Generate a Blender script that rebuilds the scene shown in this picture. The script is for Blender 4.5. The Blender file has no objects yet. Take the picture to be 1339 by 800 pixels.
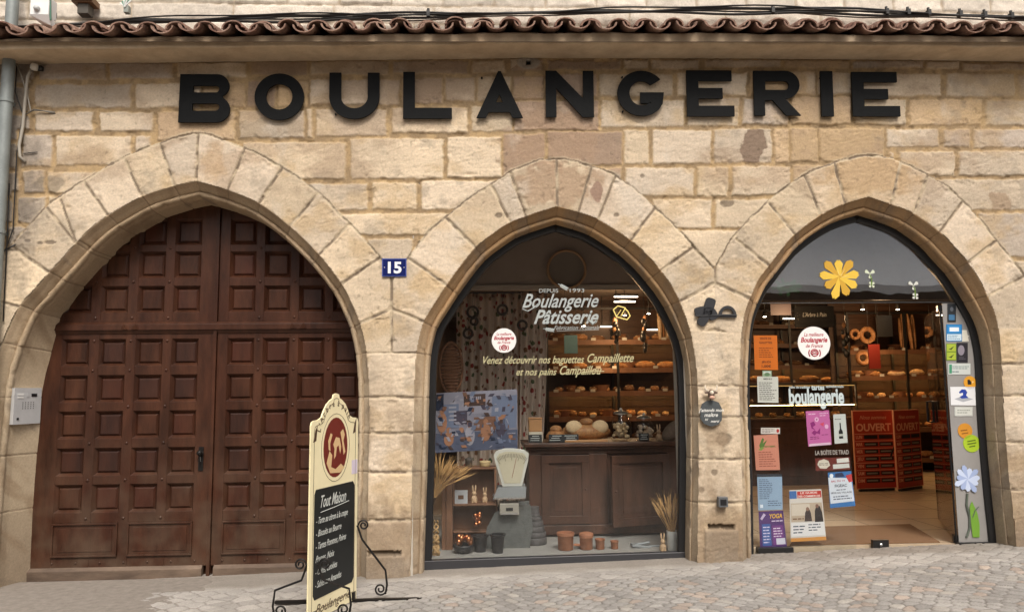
import bpy, math, random
import numpy as np
from mathutils import Vector, Matrix
random.seed(7)
C = bpy.context
SC = C.scene
COL = SC.collection
# ------------------------------------------------------------------ camera model
FPX = 1000.0
CAM = Vector((0, -6.4, 1.6))
YAW, PITCH, ROLL = [math.radians(v) for v in (2.7, 6.2, 0.6)]
RM = Matrix.Rotation(-YAW, 3, 'Z') @ Matrix.Rotation(math.pi / 2 + PITCH, 3, 'X') @ Matrix.Rotation(-ROLL, 3, 'Z')
def ray(px, py): return RM @ Vector(((px - 669.5) / FPX, -(py - 400) / FPX, -1))
def P(px, py, Y=0.0):
    d = ray(px, py); return CAM + d * ((Y - CAM.y) / d.y)
def zg(x): return 0.125 + 0.026 * x
def G(px, py, z):
    d = ray(px, py); return CAM + d * ((z - CAM.z) / d.z)
def mpp(Y): return (Y + 6.4) / FPX
cd = bpy.data.cameras.new("camera"); co = bpy.data.objects.new("camera", cd); COL.objects.link(co)
cd.sensor_width = 36; cd.lens = 36 * FPX / 1339; cd.clip_end = 500; cd.clip_start = .05
co.matrix_world = Matrix.Translation(CAM) @ RM.to_4x4(); SC.camera = co

# ------------------------------------------------------------------ materials
def lin(h):
    h = h.lstrip('#'); c = [int(h[i:i + 2], 16) / 255 for i in (0, 2, 4)]
    return [((v + .055) / 1.055) ** 2.4 if v > .04045 else v / 12.92 for v in c]
MATS = {}
def mat(name, col=(.5, .5, .5), rough=.6, metal=0., var=0., vs=6., bump=0., bs=60., emit=None, es=1., attr=None, stretch=None, spec=.5, col2=None, coat=0., dust=None):
    if name in MATS: return MATS[name]
    if isinstance(col, str): col = lin(col)
    if isinstance(col2, str): col2 = lin(col2)
    m = bpy.data.materials.new(name); m.use_nodes = True; nt = m.node_tree; N = nt.nodes; L = nt.links
    b = N['Principled BSDF']
    b.inputs['Base Color'].default_value = (*col, 1); b.inputs['Roughness'].default_value = rough
    b.inputs['Metallic'].default_value = metal; b.inputs['Specular IOR Level'].default_value = spec
    b.inputs['Coat Weight'].default_value = coat
    tc = N.new('ShaderNodeTexCoord'); mp = N.new('ShaderNodeMapping'); L.new(tc.outputs['Object'], mp.inputs[0])
    if stretch: mp.inputs['Scale'].default_value = stretch
    src = None
    if attr:
        a = N.new('ShaderNodeAttribute'); a.attribute_name = attr; src = a.outputs['Color']
    if var > 0 or col2:
        n = N.new('ShaderNodeTexNoise'); n.inputs['Scale'].default_value = vs; n.inputs['Detail'].default_value = 8; n.inputs['Roughness'].default_value = .65
        L.new(mp.outputs[0], n.inputs['Vector'])
        if col2:
            r = N.new('ShaderNodeValToRGB'); r.color_ramp.elements[0].position = .36; r.color_ramp.elements[1].position = .66
            r.color_ramp.elements[0].color = (*col, 1); r.color_ramp.elements[1].color = (*col2, 1)
            L.new(n.outputs['Fac'], r.inputs[0]); src = r.outputs[0]
        if var > 0:
            mr = N.new('ShaderNodeMapRange'); mr.inputs[1].default_value = .25; mr.inputs[2].default_value = .75
            mr.inputs[3].default_value = 1 - var; mr.inputs[4].default_value = 1 + var
            n2 = N.new('ShaderNodeTexNoise'); n2.inputs['Scale'].default_value = vs * 2.7; n2.inputs['Detail'].default_value = 8; n2.inputs['Roughness'].default_value = .7
            L.new(mp.outputs[0], n2.inputs['Vector']); L.new(n2.outputs['Fac'], mr.inputs[0])
            mx = N.new('ShaderNodeVectorMath'); mx.operation = 'SCALE'
            if src is not None: L.new(src, mx.inputs[0])
            else: mx.inputs[0].default_value = col
            L.new(mr.outputs[0], mx.inputs['Scale']); src = mx.outputs[0]
    if dust:
        z0_, z1_, dc = dust; sp = N.new('ShaderNodeSeparateXYZ'); L.new(tc.outputs['Object'], sp.inputs[0]); mr_ = N.new('ShaderNodeMapRange'); mr_.inputs[1].default_value = z0_; mr_.inputs[2].default_value = z1_; mr_.inputs[3].default_value = .9; mr_.inputs[4].default_value = -.25
        L.new(sp.outputs['Z'], mr_.inputs[0]); nn_ = N.new('ShaderNodeTexNoise'); nn_.inputs['Scale'].default_value = 5; nn_.inputs['Detail'].default_value = 8; L.new(tc.outputs['Object'], nn_.inputs['Vector']); mu_ = N.new('ShaderNodeMath'); mu_.operation = 'MULTIPLY'; mu_.use_clamp = True; L.new(mr_.outputs[0], mu_.inputs[0])
        mr2 = N.new('ShaderNodeMapRange'); mr2.inputs[1].default_value = .35; mr2.inputs[2].default_value = .65; L.new(nn_.outputs['Fac'], mr2.inputs[0]); L.new(mr2.outputs[0], mu_.inputs[1])
        mi_ = N.new('ShaderNodeMix'); mi_.data_type = 'RGBA'; L.new(mu_.outputs[0], mi_.inputs[0]); L.new(src, mi_.inputs[6]); mi_.inputs[7].default_value = (*dc, 1); src = mi_.outputs[2]
    if src is not None: L.new(src, b.inputs['Base Color'])
    if bump > 0:
        n3 = N.new('ShaderNodeTexNoise'); n3.inputs['Scale'].default_value = bs; n3.inputs['Detail'].default_value = 6; n3.inputs['Roughness'].default_value = .6
        L.new(mp.outputs[0], n3.inputs['Vector'])
        bp = N.new('ShaderNodeBump'); bp.inputs['Strength'].default_value = min(1, bump); bp.inputs['Distance'].default_value = .01
        L.new(n3.outputs['Fac'], bp.inputs['Height']); L.new(bp.outputs[0], b.inputs['Normal'])
    if emit:
        if isinstance(emit, str): emit = lin(emit)
        b.inputs['Emission Color'].default_value = (*emit, 1); b.inputs['Emission Strength'].default_value = es
    MATS[name] = m; return m
def flat(hexc, rough=.6): return mat('c' + hexc, hexc, rough)
def glass_mat(name, tint=(.97, .98, .98), k=1.0, ior=1.5):
    m = bpy.data.materials.new(name); m.use_nodes = True; nt = m.node_tree; N = nt.nodes; L = nt.links
    N.clear(); o = N.new('ShaderNodeOutputMaterial'); t = N.new('ShaderNodeBsdfTransparent'); g = N.new('ShaderNodeBsdfGlossy')
    t.inputs[0].default_value = (*tint, 1); g.inputs['Roughness'].default_value = 0.01
    f = N.new('ShaderNodeFresnel'); f.inputs[0].default_value = ior; mx = N.new('ShaderNodeMixShader')
    # old float glass is never quite flat: a faint wave bends its reflections
    n = N.new('ShaderNodeTexNoise'); n.inputs['Scale'].default_value = 3.0; tc = N.new('ShaderNodeTexCoord'); L.new(tc.outputs['Object'], n.inputs['Vector'])
    bp = N.new('ShaderNodeBump'); bp.inputs['Strength'].default_value = .25; bp.inputs['Distance'].default_value = .004
    L.new(n.outputs['Fac'], bp.inputs['Height']); L.new(bp.outputs[0], g.inputs['Normal'])
    mu = N.new('ShaderNodeMath'); mu.operation = 'MULTIPLY'; mu.inputs[1].default_value = k; mu.use_clamp = True
    # a thin pane reflects alike from both faces, so the back face uses the same entering index
    ge = N.new('ShaderNodeNewGeometry'); mxi = N.new('ShaderNodeMix'); mxi.inputs[2].default_value = ior; mxi.inputs[3].default_value = 1 / ior
    L.new(ge.outputs['Backfacing'], mxi.inputs[0]); L.new(mxi.outputs[0], f.inputs[0])
    L.new(f.outputs[0], mu.inputs[0]); L.new(mu.outputs[0], mx.inputs[0]); L.new(t.outputs[0], mx.inputs[1]); L.new(g.outputs[0], mx.inputs[2]); L.new(mx.outputs[0], o.inputs[0])
    MATS[name] = m; return m

# ------------------------------------------------------------------ mesh builder
TX = {}
def text_data(s, shear=0., bold=0., spacing=1.):
    key = (s, shear, bold, spacing)
    if key in TX: return TX[key]
    cu = bpy.data.curves.new('t', 'FONT'); cu.body = s; cu.size = 1; cu.shear = shear; cu.offset = bold; cu.space_character = spacing
    cu.resolution_u = 3; cu.align_x = 'LEFT'
    ob = bpy.data.objects.new('t', cu); COL.objects.link(ob)
    dg = C.evaluated_depsgraph_get(); me = bpy.data.meshes.new_from_object(ob.evaluated_get(dg))
    v = np.array([(p.co.x, p.co.y) for p in me.vertices]) if len(me.vertices) else np.zeros((0, 2))
    f = [tuple(p.vertices) for p in me.polygons]
    bpy.data.objects.remove(ob); bpy.data.curves.remove(cu); bpy.data.meshes.remove(me)
    TX[key] = (v, f); return TX[key]
class MB:
    def __init__(s): s.v = []; s.f = []; s.m = []; s.mats = []
    def mi(s, m):
        if m is None: return 0
        if m not in s.mats: s.mats.append(m)
        return s.mats.index(m)
    def add(s, vs, fs, m=None):
        o = len(s.v); s.v += [tuple(v) for v in vs]; k = s.mi(m)
        for f in fs: s.f.append(tuple(o + i for i in f)); s.m.append(k)
    def box(s, c, d, m=None, R=None, tap=1.):
        x, y, z = [q / 2 for q in d]; c = Vector(c); vs = []
        for dz in (-1, 1):
            t = tap if dz > 0 else 1
            for dx, dy in ((-1, -1), (1, -1), (1, 1), (-1, 1)):
                p = Vector((dx * x * t, dy * y * t, dz * z))
                if R: p = R @ p
                vs.append(c + p)
        s.add(vs, [(3, 2, 1, 0), (4, 5, 6, 7), (0, 1, 5, 4), (1, 2, 6, 5), (2, 3, 7, 6), (3, 0, 4, 7)], m)
    def bb(s, x0, x1, y0, y1, z0, z1, m=None): s.box(((x0 + x1) / 2, (y0 + y1) / 2, (z0 + z1) / 2), (abs(x1 - x0), abs(y1 - y0), abs(z1 - z0)), m)
    def prism(s, pts, off, m=None):
        off = Vector(off); n = len(pts); vs = [Vector(p) for p in pts] + [Vector(p) + off for p in pts]
        s.add(vs, [tuple(range(n)), tuple(reversed(range(n, 2 * n)))] + [(i, (i + 1) % n, n + (i + 1) % n, n + i) for i in range(n)], m)
    def tube(s, pts, r, m=None, n=8, cap=True):
        pts = [Vector(p) for p in pts]; k = len(pts); rs = r if hasattr(r, '__len__') else [r] * k; vs = []
        up = None
        for i, p in enumerate(pts):
            t = (pts[min(i + 1, k - 1)] - pts[max(i - 1, 0)])
            if t.length < 1e-9: t = Vector((0, 0, 1))
            t.normalize()
            if up is None: up = Vector((0, 0, 1)) if abs(t.z) < .9 else Vector((1, 0, 0))
            a = t.cross(up)
            if a.length < 1e-4: a = t.cross(Vector((0, 1, 0)))
            a.normalize(); b = a.cross(t); up = b
            for j in range(n):
                w = 2 * math.pi * j / n; vs.append(p + (a * math.cos(w) + b * math.sin(w)) * rs[i])
        fs = [(i * n + j, i * n + (j + 1) % n, (i + 1) * n + (j + 1) % n, (i + 1) * n + j) for i in range(k - 1) for j in range(n)]
        if cap: fs += [tuple(range(n - 1, -1, -1)), tuple((k - 1) * n + j for j in range(n))]
        s.add(vs, fs, m)
    def lathe(s, c, prof, m=None, n=20, sx=1., sy=1., axis='z'):
        c = Vector(c); vs = []
        for r, z in prof:
            for j in range(n):
                w = 2 * math.pi * j / n; q = Vector((r * math.cos(w) * sx, r * math.sin(w) * sy, z))
                if axis == 'x': q = Vector((q.z, q.x, q.y))
                if axis == 'y': q = Vector((q.x, q.z, q.y))
                vs.append(c + q)
        k = len(prof)
        fs = [(i * n + j, i * n + (j + 1) % n, (i + 1) * n + (j + 1) % n, (i + 1) * n + j) for i in range(k - 1) for j in range(n)]
        fs += [tuple(range(n - 1, -1, -1)), tuple((k - 1) * n + j for j in range(n))]
        s.add(vs, fs, m)
    def ball(s, c, r, m=None, n=12, k=8, sc=(1, 1, 1), R=None):
        c = Vector(c); vs = []
        for i in range(k + 1):
            t = math.pi * i / k; t = min(max(t, .04), math.pi - .04)
            for j in range(n):
                w = 2 * math.pi * j / n
                q = Vector((math.sin(t) * math.cos(w) * sc[0] * r, math.sin(t) * math.sin(w) * sc[1] * r, math.cos(t) * sc[2] * r))
                if R: q = R @ q
                vs.append(c + q)
        fs = [(i * n + j, (i + 1) * n + j, (i + 1) * n + (j + 1) % n, i * n + (j + 1) % n) for i in range(k) for j in range(n)]
        fs += [tuple(range(n)), tuple(k * n + j for j in reversed(range(n)))]
        s.add(vs, fs, m)
    def text(s, t, o, ux, uz, size, m=None, shear=0., bold=0., wx=1., align='c', th=0., fit=None, spacing=1.):
        """text on the plane spanned by ux (right) and uz (up); fit = total width"""
        v, f = text_data(t, shear, bold, spacing)
        if not len(v): return
        x0, x1 = v[:, 0].min(), v[:, 0].max(); w = x1 - x0
        if fit: wx = fit / (w * size)
        sh = {'c': -(x0 + x1) / 2, 'l': -x0, 'r': -x1}[align]
        ux = Vector(ux); uz = Vector(uz); o = Vector(o); nrm = ux.cross(uz).normalized()   # towards the viewer
        front = [o + ux * ((a + sh) * size * wx) + uz * (b * size) + nrm * th for a, b in v]
        s.add(front, f, m)
        if th > 0:
            back = [q - nrm * th for q in front]; edges = {}
            for fc in f:
                for i in range(len(fc)):
                    a, b = fc[i], fc[(i + 1) % len(fc)]
                    if (b, a) in edges: del edges[(b, a)]
                    else: edges[(a, b)] = 1
            n = len(front); s.add(front + back, [(a, n + a, n + b, b) for a, b in edges], m)
    def build(s, name, m=None, parent=None, smooth=False, bevel=0., loc=None, auto=None):
        me = bpy.data.meshes.new(name); me.from_pydata(s.v, [], s.f)
        for q in (s.mats if s.mats else ([m] if m else [])): me.materials.append(q)
        if s.mats: me.polygons.foreach_set('material_index', s.m)
        if smooth: me.polygons.foreach_set('use_smooth', [True] * len(s.f))
        me.update(); o = bpy.data.objects.new(name, me); COL.objects.link(o)
        if smooth and auto is not None:
            me.set_sharp_from_angle(angle=math.radians(auto))
        if bevel > 0:
            b = o.modifiers.new('b', 'BEVEL'); b.width = bevel; b.segments = 2; b.limit_method = 'ANGLE'
        if loc is not None:
            loc = Vector(loc); me.transform(Matrix.Translation(-loc)); o.location = loc
        if parent is not None:
            o.parent = parent; o.location = o.location - parent.matrix_world.translation if False else o.location - wloc(parent)
        return o
def wloc(o):
    v = Vector(o.location); p = o.parent
    while p is not None: v += Vector(p.location); p = p.parent
    return v
def empty(name, loc=(0, 0, 0), parent=None):
    o = bpy.data.objects.new(name, None); COL.objects.link(o); o.location = loc; o.empty_display_size = .1
    if parent: o.parent = parent; o.location = Vector(loc) - wloc(parent)
    return o
def tag(o, label=None, cat=None, group=None, kind=None):
    if label: o['label'] = label
    if cat: o['category'] = cat
    if group: o['group'] = group
    if kind: o['kind'] = kind
    return o
def dup(root, off, label=None):
    def rec(o, par):
        c = o.copy(); COL.objects.link(c); c.parent = par
        for k in [x for x in bpy.data.objects if x.parent == o]: rec(k, c)
        return c
    c = rec(root, root.parent); c.location = Vector(c.location) + Vector(off)
    if label: c['label'] = label
    return c

# ------------------------------------------------------------------ numpy noise
def vnoise(x, y, seed=0):
    rs = np.random.RandomState(seed); T = rs.rand(256, 256)
    xi = np.floor(x).astype(int); yi = np.floor(y).astype(int); fx = x - xi; fy = y - yi
    fx = fx * fx * (3 - 2 * fx); fy = fy * fy * (3 - 2 * fy)
    a = T[xi & 255, yi & 255]; b = T[(xi + 1) & 255, yi & 255]; c = T[xi & 255, (yi + 1) & 255]; d = T[(xi + 1) & 255, (yi + 1) & 255]
    return (a * (1 - fx) + b * fx) * (1 - fy) + (c * (1 - fx) + d * fx) * fy
def fbm(x, y, seed=0, o=4):
    s = 0; a = .5; t = 0
    for k in range(o): s = s + a * vnoise(x * 2 ** k, y * 2 ** k, seed + k); t += a; a *= .55
    return s / t
def pip(px, py, poly):
    r = np.zeros(px.shape, bool); n = len(poly)
    for i in range(n):
        x0, y0 = poly[i]; x1, y1 = poly[(i + 1) % n]
        if y0 == y1: continue
        c = ((y0 > py) != (y1 > py)) & (px < (x1 - x0) * (py - y0) / (y1 - y0) + x0); r ^= c
    return r
def segd(px, py, a, b):
    ax, ay = a; bx, by = b; dx, dy = bx - ax, by - ay; t = np.clip(((px - ax) * dx + (py - ay) * dy) / (dx * dx + dy * dy + 1e-9), 0, 1)
    return np.hypot(px - ax - t * dx, py - ay - t * dy)
def catmull(pts, step):
    pts = [np.array(p, float) for p in pts]; q = [2 * pts[0] - pts[1]] + pts + [2 * pts[-1] - pts[-2]]; out = []
    for i in range(1, len(q) - 2):
        n = max(1, int(np.linalg.norm(q[i + 1] - q[i]) / step))
        for k in range(n):
            t = k / n
            out.append(.5 * (2 * q[i] + (q[i + 1] - q[i - 1]) * t + (2 * q[i - 1] - 5 * q[i] + 4 * q[i + 1] - q[i + 2]) * t ** 2 + (-q[i - 1] + 3 * q[i] - 3 * q[i + 1] + q[i + 2]) * t ** 3))
    out.append(pts[-1]); return np.array(out)
def grid_obj(name, V, idx_ok, col, m, parent=None):
    """V: (nz,nx,3) vertex grid, idx_ok: (nz-1,nx-1) cell mask"""
    nz, nx = V.shape[:2]; me = bpy.data.meshes.new(name)
    I = np.arange(nz * nx).reshape(nz, nx); q = np.stack([I[:-1, :-1], I[:-1, 1:], I[1:, 1:], I[1:, :-1]], -1)[idx_ok]
    used = np.zeros(nz * nx, bool); used[q.ravel()] = True; rem = np.cumsum(used) - 1
    vv = V.reshape(-1, 3)[used]; q = rem[q]; nf = len(q)
    me.vertices.add(len(vv)); me.vertices.foreach_set('co', vv.astype(np.float32).ravel())
    me.loops.add(nf * 4); me.loops.foreach_set('vertex_index', q.astype(np.int32).ravel())
    me.polygons.add(nf); me.polygons.foreach_set('loop_start', np.arange(0, nf * 4, 4, dtype=np.int32))
    me.polygons.foreach_set('use_smooth', np.ones(nf, bool)); me.update(calc_edges=True)
    if col is not None:
        a = me.color_attributes.new('tint', 'FLOAT_COLOR', 'POINT'); cc = np.ones((len(vv), 4), np.float32); cc[:, :3] = col.reshape(-1, 3)[used]
        a.data.foreach_set('color', cc.ravel())
    me.materials.append(m); o = bpy.data.objects.new(name, me); COL.objects.link(o)
    if parent: o.parent = parent
    return o
def to_px(X, Y, Z):
    R = np.array(RM); d = np.stack([X - CAM.x, Y - CAM.y, Z - CAM.z], -1) @ R
    return 669.5 + d[..., 0] / -d[..., 2] * FPX, 400 - d[..., 1] / -d[..., 2] * FPX
# ================================================================== THE FACADE
stone_m = mat('sandstone', (.5, .4, .3), .88, attr='tint', var=.20, vs=22, bump=.55, bs=150, spec=.22)
BLD = empty('bakery_building', (0, 0, 0))
tag(BLD, 'sandstone bakery front with three pointed arches and a tiled eave', 'building')
A1f = [(-34, 790), (-30, 700), (-24, 620), (-18, 560), (-12, 500), (2, 450), (24, 402), (43, 380), (62, 358), (78, 341), (95, 322), (118, 299), (140, 282), (184, 257), (222, 244), (257, 236)], \
      [(257, 236), (298, 248), (340, 266), (380, 296), (418, 333), (448, 372), (461, 397), (472, 424), (480, 461), (484, 519), (483, 617), (481, 700), (480, 790)]
A2f = [(533, 790), (536, 690), (539, 600), (541, 520), (543, 470), (548, 440), (555, 418), (569, 395), (584, 372), (602, 347), (622, 323), (642, 307), (666, 291), (697, 279), (729, 269)], \
      [(729, 269), (760, 278), (783, 287), (825, 314), (850, 337), (866, 356), (879, 374), (890, 396), (899, 420), (906, 445), (912, 490), (914, 560), (914, 620), (913, 690), (912, 790)]
A3f = [(972, 790), (971, 725), (969, 600), (966, 520), (967, 470), (969, 435), (974, 406), (983, 383), (992, 364), (1006, 346), (1022, 325), (1039, 306), (1073, 281), (1104, 266), (1135, 257)], \
      [(1135, 257), (1166, 267), (1195, 279), (1230, 304), (1250, 325), (1268, 345), (1283, 369), (1294, 392), (1304, 420), (1309, 460), (1314, 555), (1322, 645), (1330, 720), (1334, 790)]
E1 = [(-70, 800), (-60, 500), (-35, 400), (-5, 345), (20, 312), (50, 281), (75, 257), (110, 236), (150, 211), (200, 189), (240, 177), (262, 174), (290, 182), (330, 197), (372, 220), (412, 248), (450, 284), (480, 316), (500, 340), (512, 365), (512, 800)]
E2 = [(512, 800), (512, 365), (534, 336), (555, 307), (585, 281), (610, 262), (641, 241), (668, 224), (700, 211), (729, 207), (765, 214), (800, 226), (835, 251), (857, 270), (885, 297), (910, 324), (935, 352), (935, 800)]
E3 = [(935, 800), (935, 350), (955, 314), (975, 291), (1005, 262), (1035, 239), (1060, 224), (1090, 212), (1120, 204), (1135, 203), (1160, 205), (1180, 212), (1215, 229), (1240, 244), (1265, 268), (1290, 296), (1306, 317), (1335, 352), (1360, 400), (1375, 480), (1385, 800)]
J1 = [(-60, 455, 12, 450), (-30, 388, 32, 402), (14, 322, 76, 364), (62, 272, 96, 314), (80, 262, 96, 308), (110, 237, 141, 281), (162, 207, 185, 256), (209, 186, 228, 244), (259, 174, 257, 237), (321, 192, 298, 248), (370, 218, 339, 266), (417, 251, 379, 296), (461, 289, 417, 333), (500, 334, 447, 371), (513, 404, 471, 422)]
J2 = [(513, 404, 553, 420), (535, 338, 584, 373), (582, 284, 622, 324), (642, 242, 667, 290), (667, 224, 688, 283), (728, 207, 729, 269), (774, 217, 757, 277), (806, 228, 782, 287), (858, 270, 825, 314), (908, 322, 863, 355), (934, 370, 891, 393), (935, 431, 905, 441)]
J3 = [(935, 431, 965, 441), (935, 370, 978, 389), (963, 313, 1005, 347), (1004, 264, 1039, 306), (1052, 229, 1074, 281), (1091, 212, 1105, 266), (1178, 211, 1166, 267), (1214, 228, 1195, 279), (1260, 262, 1229, 303), (1304, 314, 1267, 343), (1345, 358, 1292, 387)]
VJ = [(512, 362, 512, 459), (935, 345, 935, 371)]
H12 = [460, 519, 566, 617, 680]; H23 = [504, 545, 600, 657]; H3r = [476, 517, 578, 640]; H1l = [520, 598, 673]
STONES = '''50 139 82 104 g;144 226 82 103 g;232 322 81 101 p;327 402 80 98 b;406 508 79 98 p;513 612 79 97 b;617 660 79 95 p;716 812 79 91 b;816 848 78 90 p;853 914 78 90 p;922 1022 78 88 p;1027 1112 78 89 o;1116 1208 79 89 g;1212 1255 80 90 p;1259 1339 82 92 g;1343 1440 82 93 p
45 171 110 141 g;177 262 109 141 p;265 320 107 140 o;323 360 106 140 b;363 402 105 139 o;405 522 104 137 p;525 578 102 135 b;582 621 101 133 p;624 668 100 132 p;671 712 99 130 b;715 781 96 127 b;784 880 96 126 p;886 977 95 125 p;981 1067 93 124 o;1070 1116 94 124 p;1119 1231 96 125 p;1239 1327 96 127 p;1331 1440 97 128 o
45 121 146 171 g;130 199 146 171 p;205 307 146 183 o;313 398 144 181 g;402 409 142 180 p;413 505 143 178 p;512 611 141 174 p;616 670 138 172 p;672 783 132 171 b;786 895 131 166 p;900 967 128 164 p;972 1032 128 163 g;1034 1113 127 163 o;1118 1185 129 163 p;1190 1285 130 164 o;1290 1440 131 164 p
28 67 176 218 g;72 171 177 216 p;177 197 177 200 p;318 452 186 234 p;458 580 181 234 p;585 656 179 232 p;658 713 175 230 b;716 814 172 216 b;816 849 170 215 p;854 930 170 214 p;934 1010 168 213 p;1013 1032 168 212 o;1034 1070 168 212 o;1072 1157 168 212 o;1160 1228 168 192 p;1235 1269 169 192 g;1274 1440 169 193 g
30 58 223 252 g;62 150 224 252 p;400 481 240 274 p;487 545 238 274 p;551 650 236 274 p;785 813 220 240 b;818 908 219 256 p;912 952 218 256 p;957 1034 217 255 p;1037 1100 216 245 o;1177 1249 198 229 p;1254 1440 197 230 p
22 60 257 292 g;64 110 257 292 p;440 590 279 307 p;480 540 312 350 p;855 931 260 298 p;936 1010 260 297 p;890 965 301 350 p;1215 1440 234 275 p;1280 1440 279 335 g;1310 1440 340 372 p;10 40 297 330 g;1370 1440 376 420 g'''
TYPE = {'p': (.61, .50, .37), 'g': (.52, .44, .36), 'b': (.37, .265, .185), 'o': (.50, .36, .215)}
OCHRE = np.array((.43, .305, .165)); GROUT = np.array((.50, .41, .29))
def smooth(e0, e1, x):
    t = np.clip((x - e0) / (e1 - e0), 0, 1); return t * t * (3 - 2 * t)
def masonry(px, py, X, Z, extra=True):
    """stone relief (metres towards the street) and colour on the wall plane, px/py = survey coordinates"""
    wx = px + (fbm(X * 9, Z * 9, 3) - .5) * 4.2 + (fbm(X * 40, Z * 40, 5, 2) - .5) * 1.8; wy = py + (fbm(X * 9, Z * 9, 13) - .5) * 4.0 + (fbm(X * 40, Z * 40, 15, 2) - .5) * 1.8
    sh = px.shape; sd = np.full(sh, -1e3); sid = np.zeros(sh, int); base = np.zeros(sh + (3,)); base[:] = TYPE['p']; k = 1
    for ln in STONES.replace('\n', ';').split(';'):
        a = ln.split(); x0, x1, y0, y1 = map(float, a[:4]); d = np.minimum(np.minimum(wx - x0, x1 - wx), np.minimum(wy - y0, y1 - wy))
        w = d > sd; sd = np.where(w, d, sd); sid[w] = k; base[w] = TYPE[a[4]]; k += 1
    sd = sd + .25; fb = sd < -7     # coursed rubble where the survey has no stone
    row = np.floor(wy / 37.); ox = (row * 53.7) % 91; cx = np.floor((wx + ox) / 84.); dfb = np.minimum(np.minimum((wx + ox) - cx * 84, (cx + 1) * 84 - (wx + ox)), np.minimum(wy - row * 37, (row + 1) * 37 - wy)) - 2.2
    sd = np.where(fb, dfb, sd); sid = np.where(fb, (1000 + row * 41 + cx).astype(int), sid)
    joint = np.full(sh, 2.2)      # width of the bed over which the stone's edge rounds
    mort = np.zeros(sh + (3,)); mort[:] = OCHRE
    # arch stones
    vous = np.zeros(sh, bool); dEX = np.full(sh, 99.)
    for k, (E, J, lo, hi) in enumerate(((E1, J1, -999, 512), (E2, J2, 512, 935), (E3, J3, 935, 9999))):
        Es = [tuple(q) for q in catmull(E[1:-1], 8)]; Es = [E[0]] + Es + [E[-1]]
        ins = pip(px, py, Es) & (px >= lo) & (px <= hi); code = np.full(sh, 5000 + 500 * k); d = np.full(sh, 99.)
        for i in range(len(Es) - 1):
            if abs(Es[i][0] - Es[i + 1][0]) < .5: continue
            d = np.minimum(d, segd(wx, wy, Es[i], Es[i + 1]))
        dext = np.where(px < -90, 99., d); dEX = np.minimum(dEX, np.where((px >= lo) & (px <= hi), d, 99.))
        for i, (ax, ay, bx, by) in enumerate(J):
            L = math.hypot(bx - ax, by - ay); ex = (bx - ax) / L * 30; ey = (by - ay) / L * 30
            d = np.minimum(d, segd(wx * .35 + px * .65, wy * .35 + py * .65, (ax, ay), (bx + ex, by + ey)))
            code += ((px - ax) * (by - ay) - (py - ay) * (bx - ax) > 0) * (1 if i % 2 else 3)
        if k < 2: d = np.minimum(d, segd(px, py, VJ[k][:2], VJ[k][2:]))
        if k > 0: d = np.minimum(d, segd(px, py, VJ[k - 1][:2], VJ[k - 1][2:]))
        d = d - 1.6
        sd = np.where(ins, d, sd); sid = np.where(ins, code, sid); vous |= ins
        base[ins] = TYPE['p']; mort[ins] = GROUT; joint[ins] = 1.25
    for (x0, x1, y0, H) in ((440, 620, 460, H12), (880, 1000, 434, H23), (1270, 1500, 430, H3r), (-400, 60, 470, H1l)):
        reg = (px > x0) & (px < x1) & (py > y0 + np.where((x0 == 880), -abs(0), 0)); d = np.full(sh, 99.); code = np.full(sh, 9000 + int(x0)); 
        for h in H: d = np.minimum(d, np.abs(wy * .5 + py * .5 - h)); code = code + (py > h)
        d -= 1.5; sd = np.where(reg, np.where(py < y0 + 20, np.minimum(d, np.maximum(sd, 0) if False else d), d), sd); sid = np.where(reg, code, sid); mort[reg] = GROUT; joint[reg] = 1.6; base[reg] = TYPE['p']
    # the top joint of the middle pier is a shallow chevron
    rs = np.random.RandomState(4); R = rs.rand(20000, 4); r = R[sid % 20000]
    face = (r[..., 0] - .5) * .008
    tool = (fbm(X * 20 + r[..., 1] * 50, Z * 55 - X * 14, 31, 3) - .5) * .006 * (r[..., 2] > .3)
    rough = (fbm(X * 12, Z * 12, 41, 5) - .5) * .007 + tool + (fbm(X * 60, Z * 60, 51, 2) - .5) * .003
    e = smooth(-.6, joint, sd); rec = np.where(vous, .010, .011)
    rel = (face + rough) * e - rec * (1 - e) + (fbm(X * 30, Z * 30, 61, 3) - .5) * .004
    chip = smooth(.56, .72, fbm(X * 14, Z * 14, 71, 4)) * smooth(14, 2, sd) * .009; rel -= chip
    bright = .84 + .32 * r[..., 1]; hue = (r[..., 3] - .5) * .10
    col = base * bright[..., None]; col[..., 0] *= 1 + hue * .35; col[..., 2] *= 1 - hue
    n1 = fbm(X * 2.2, Z * 2.2, 81, 5); col *= (.84 + .32 * n1)[..., None]
    bed = fbm(X * 3 + r[..., 2] * 9, Z * 26 + X * 3, 85, 4); col *= (1 + (bed - .5) * .22)[..., None]
    ocb = smooth(.52, .74, fbm(X * 3.1 + 7, Z * 4.3, 91, 4))[..., None] * .5; col = col * (1 - ocb) + np.array((.47, .33, .17)) * ocb
    gry = (smooth(.55, .78, fbm(X * 7, Z * 7, 95, 5)) * (.25 + .5 * (r[..., 2] > .6)))[..., None] * .6; col = col * (1 - gry) + np.array((.29, .245, .19)) * gry
    def patch(cx, cy, rx, ry, c, amt=1., w=.35):
        nonlocal col
        q = np.hypot((px - cx) / rx, (py - cy) / ry) + (fbm(X * 11, Z * 11, int(cx)) - .5) * 1.1
        a = (smooth(1 + w / 2, 1 - w / 2, q) * amt)[..., None]; col = col * (1 - a) + np.array(c) * a; return a[..., 0]
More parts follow.
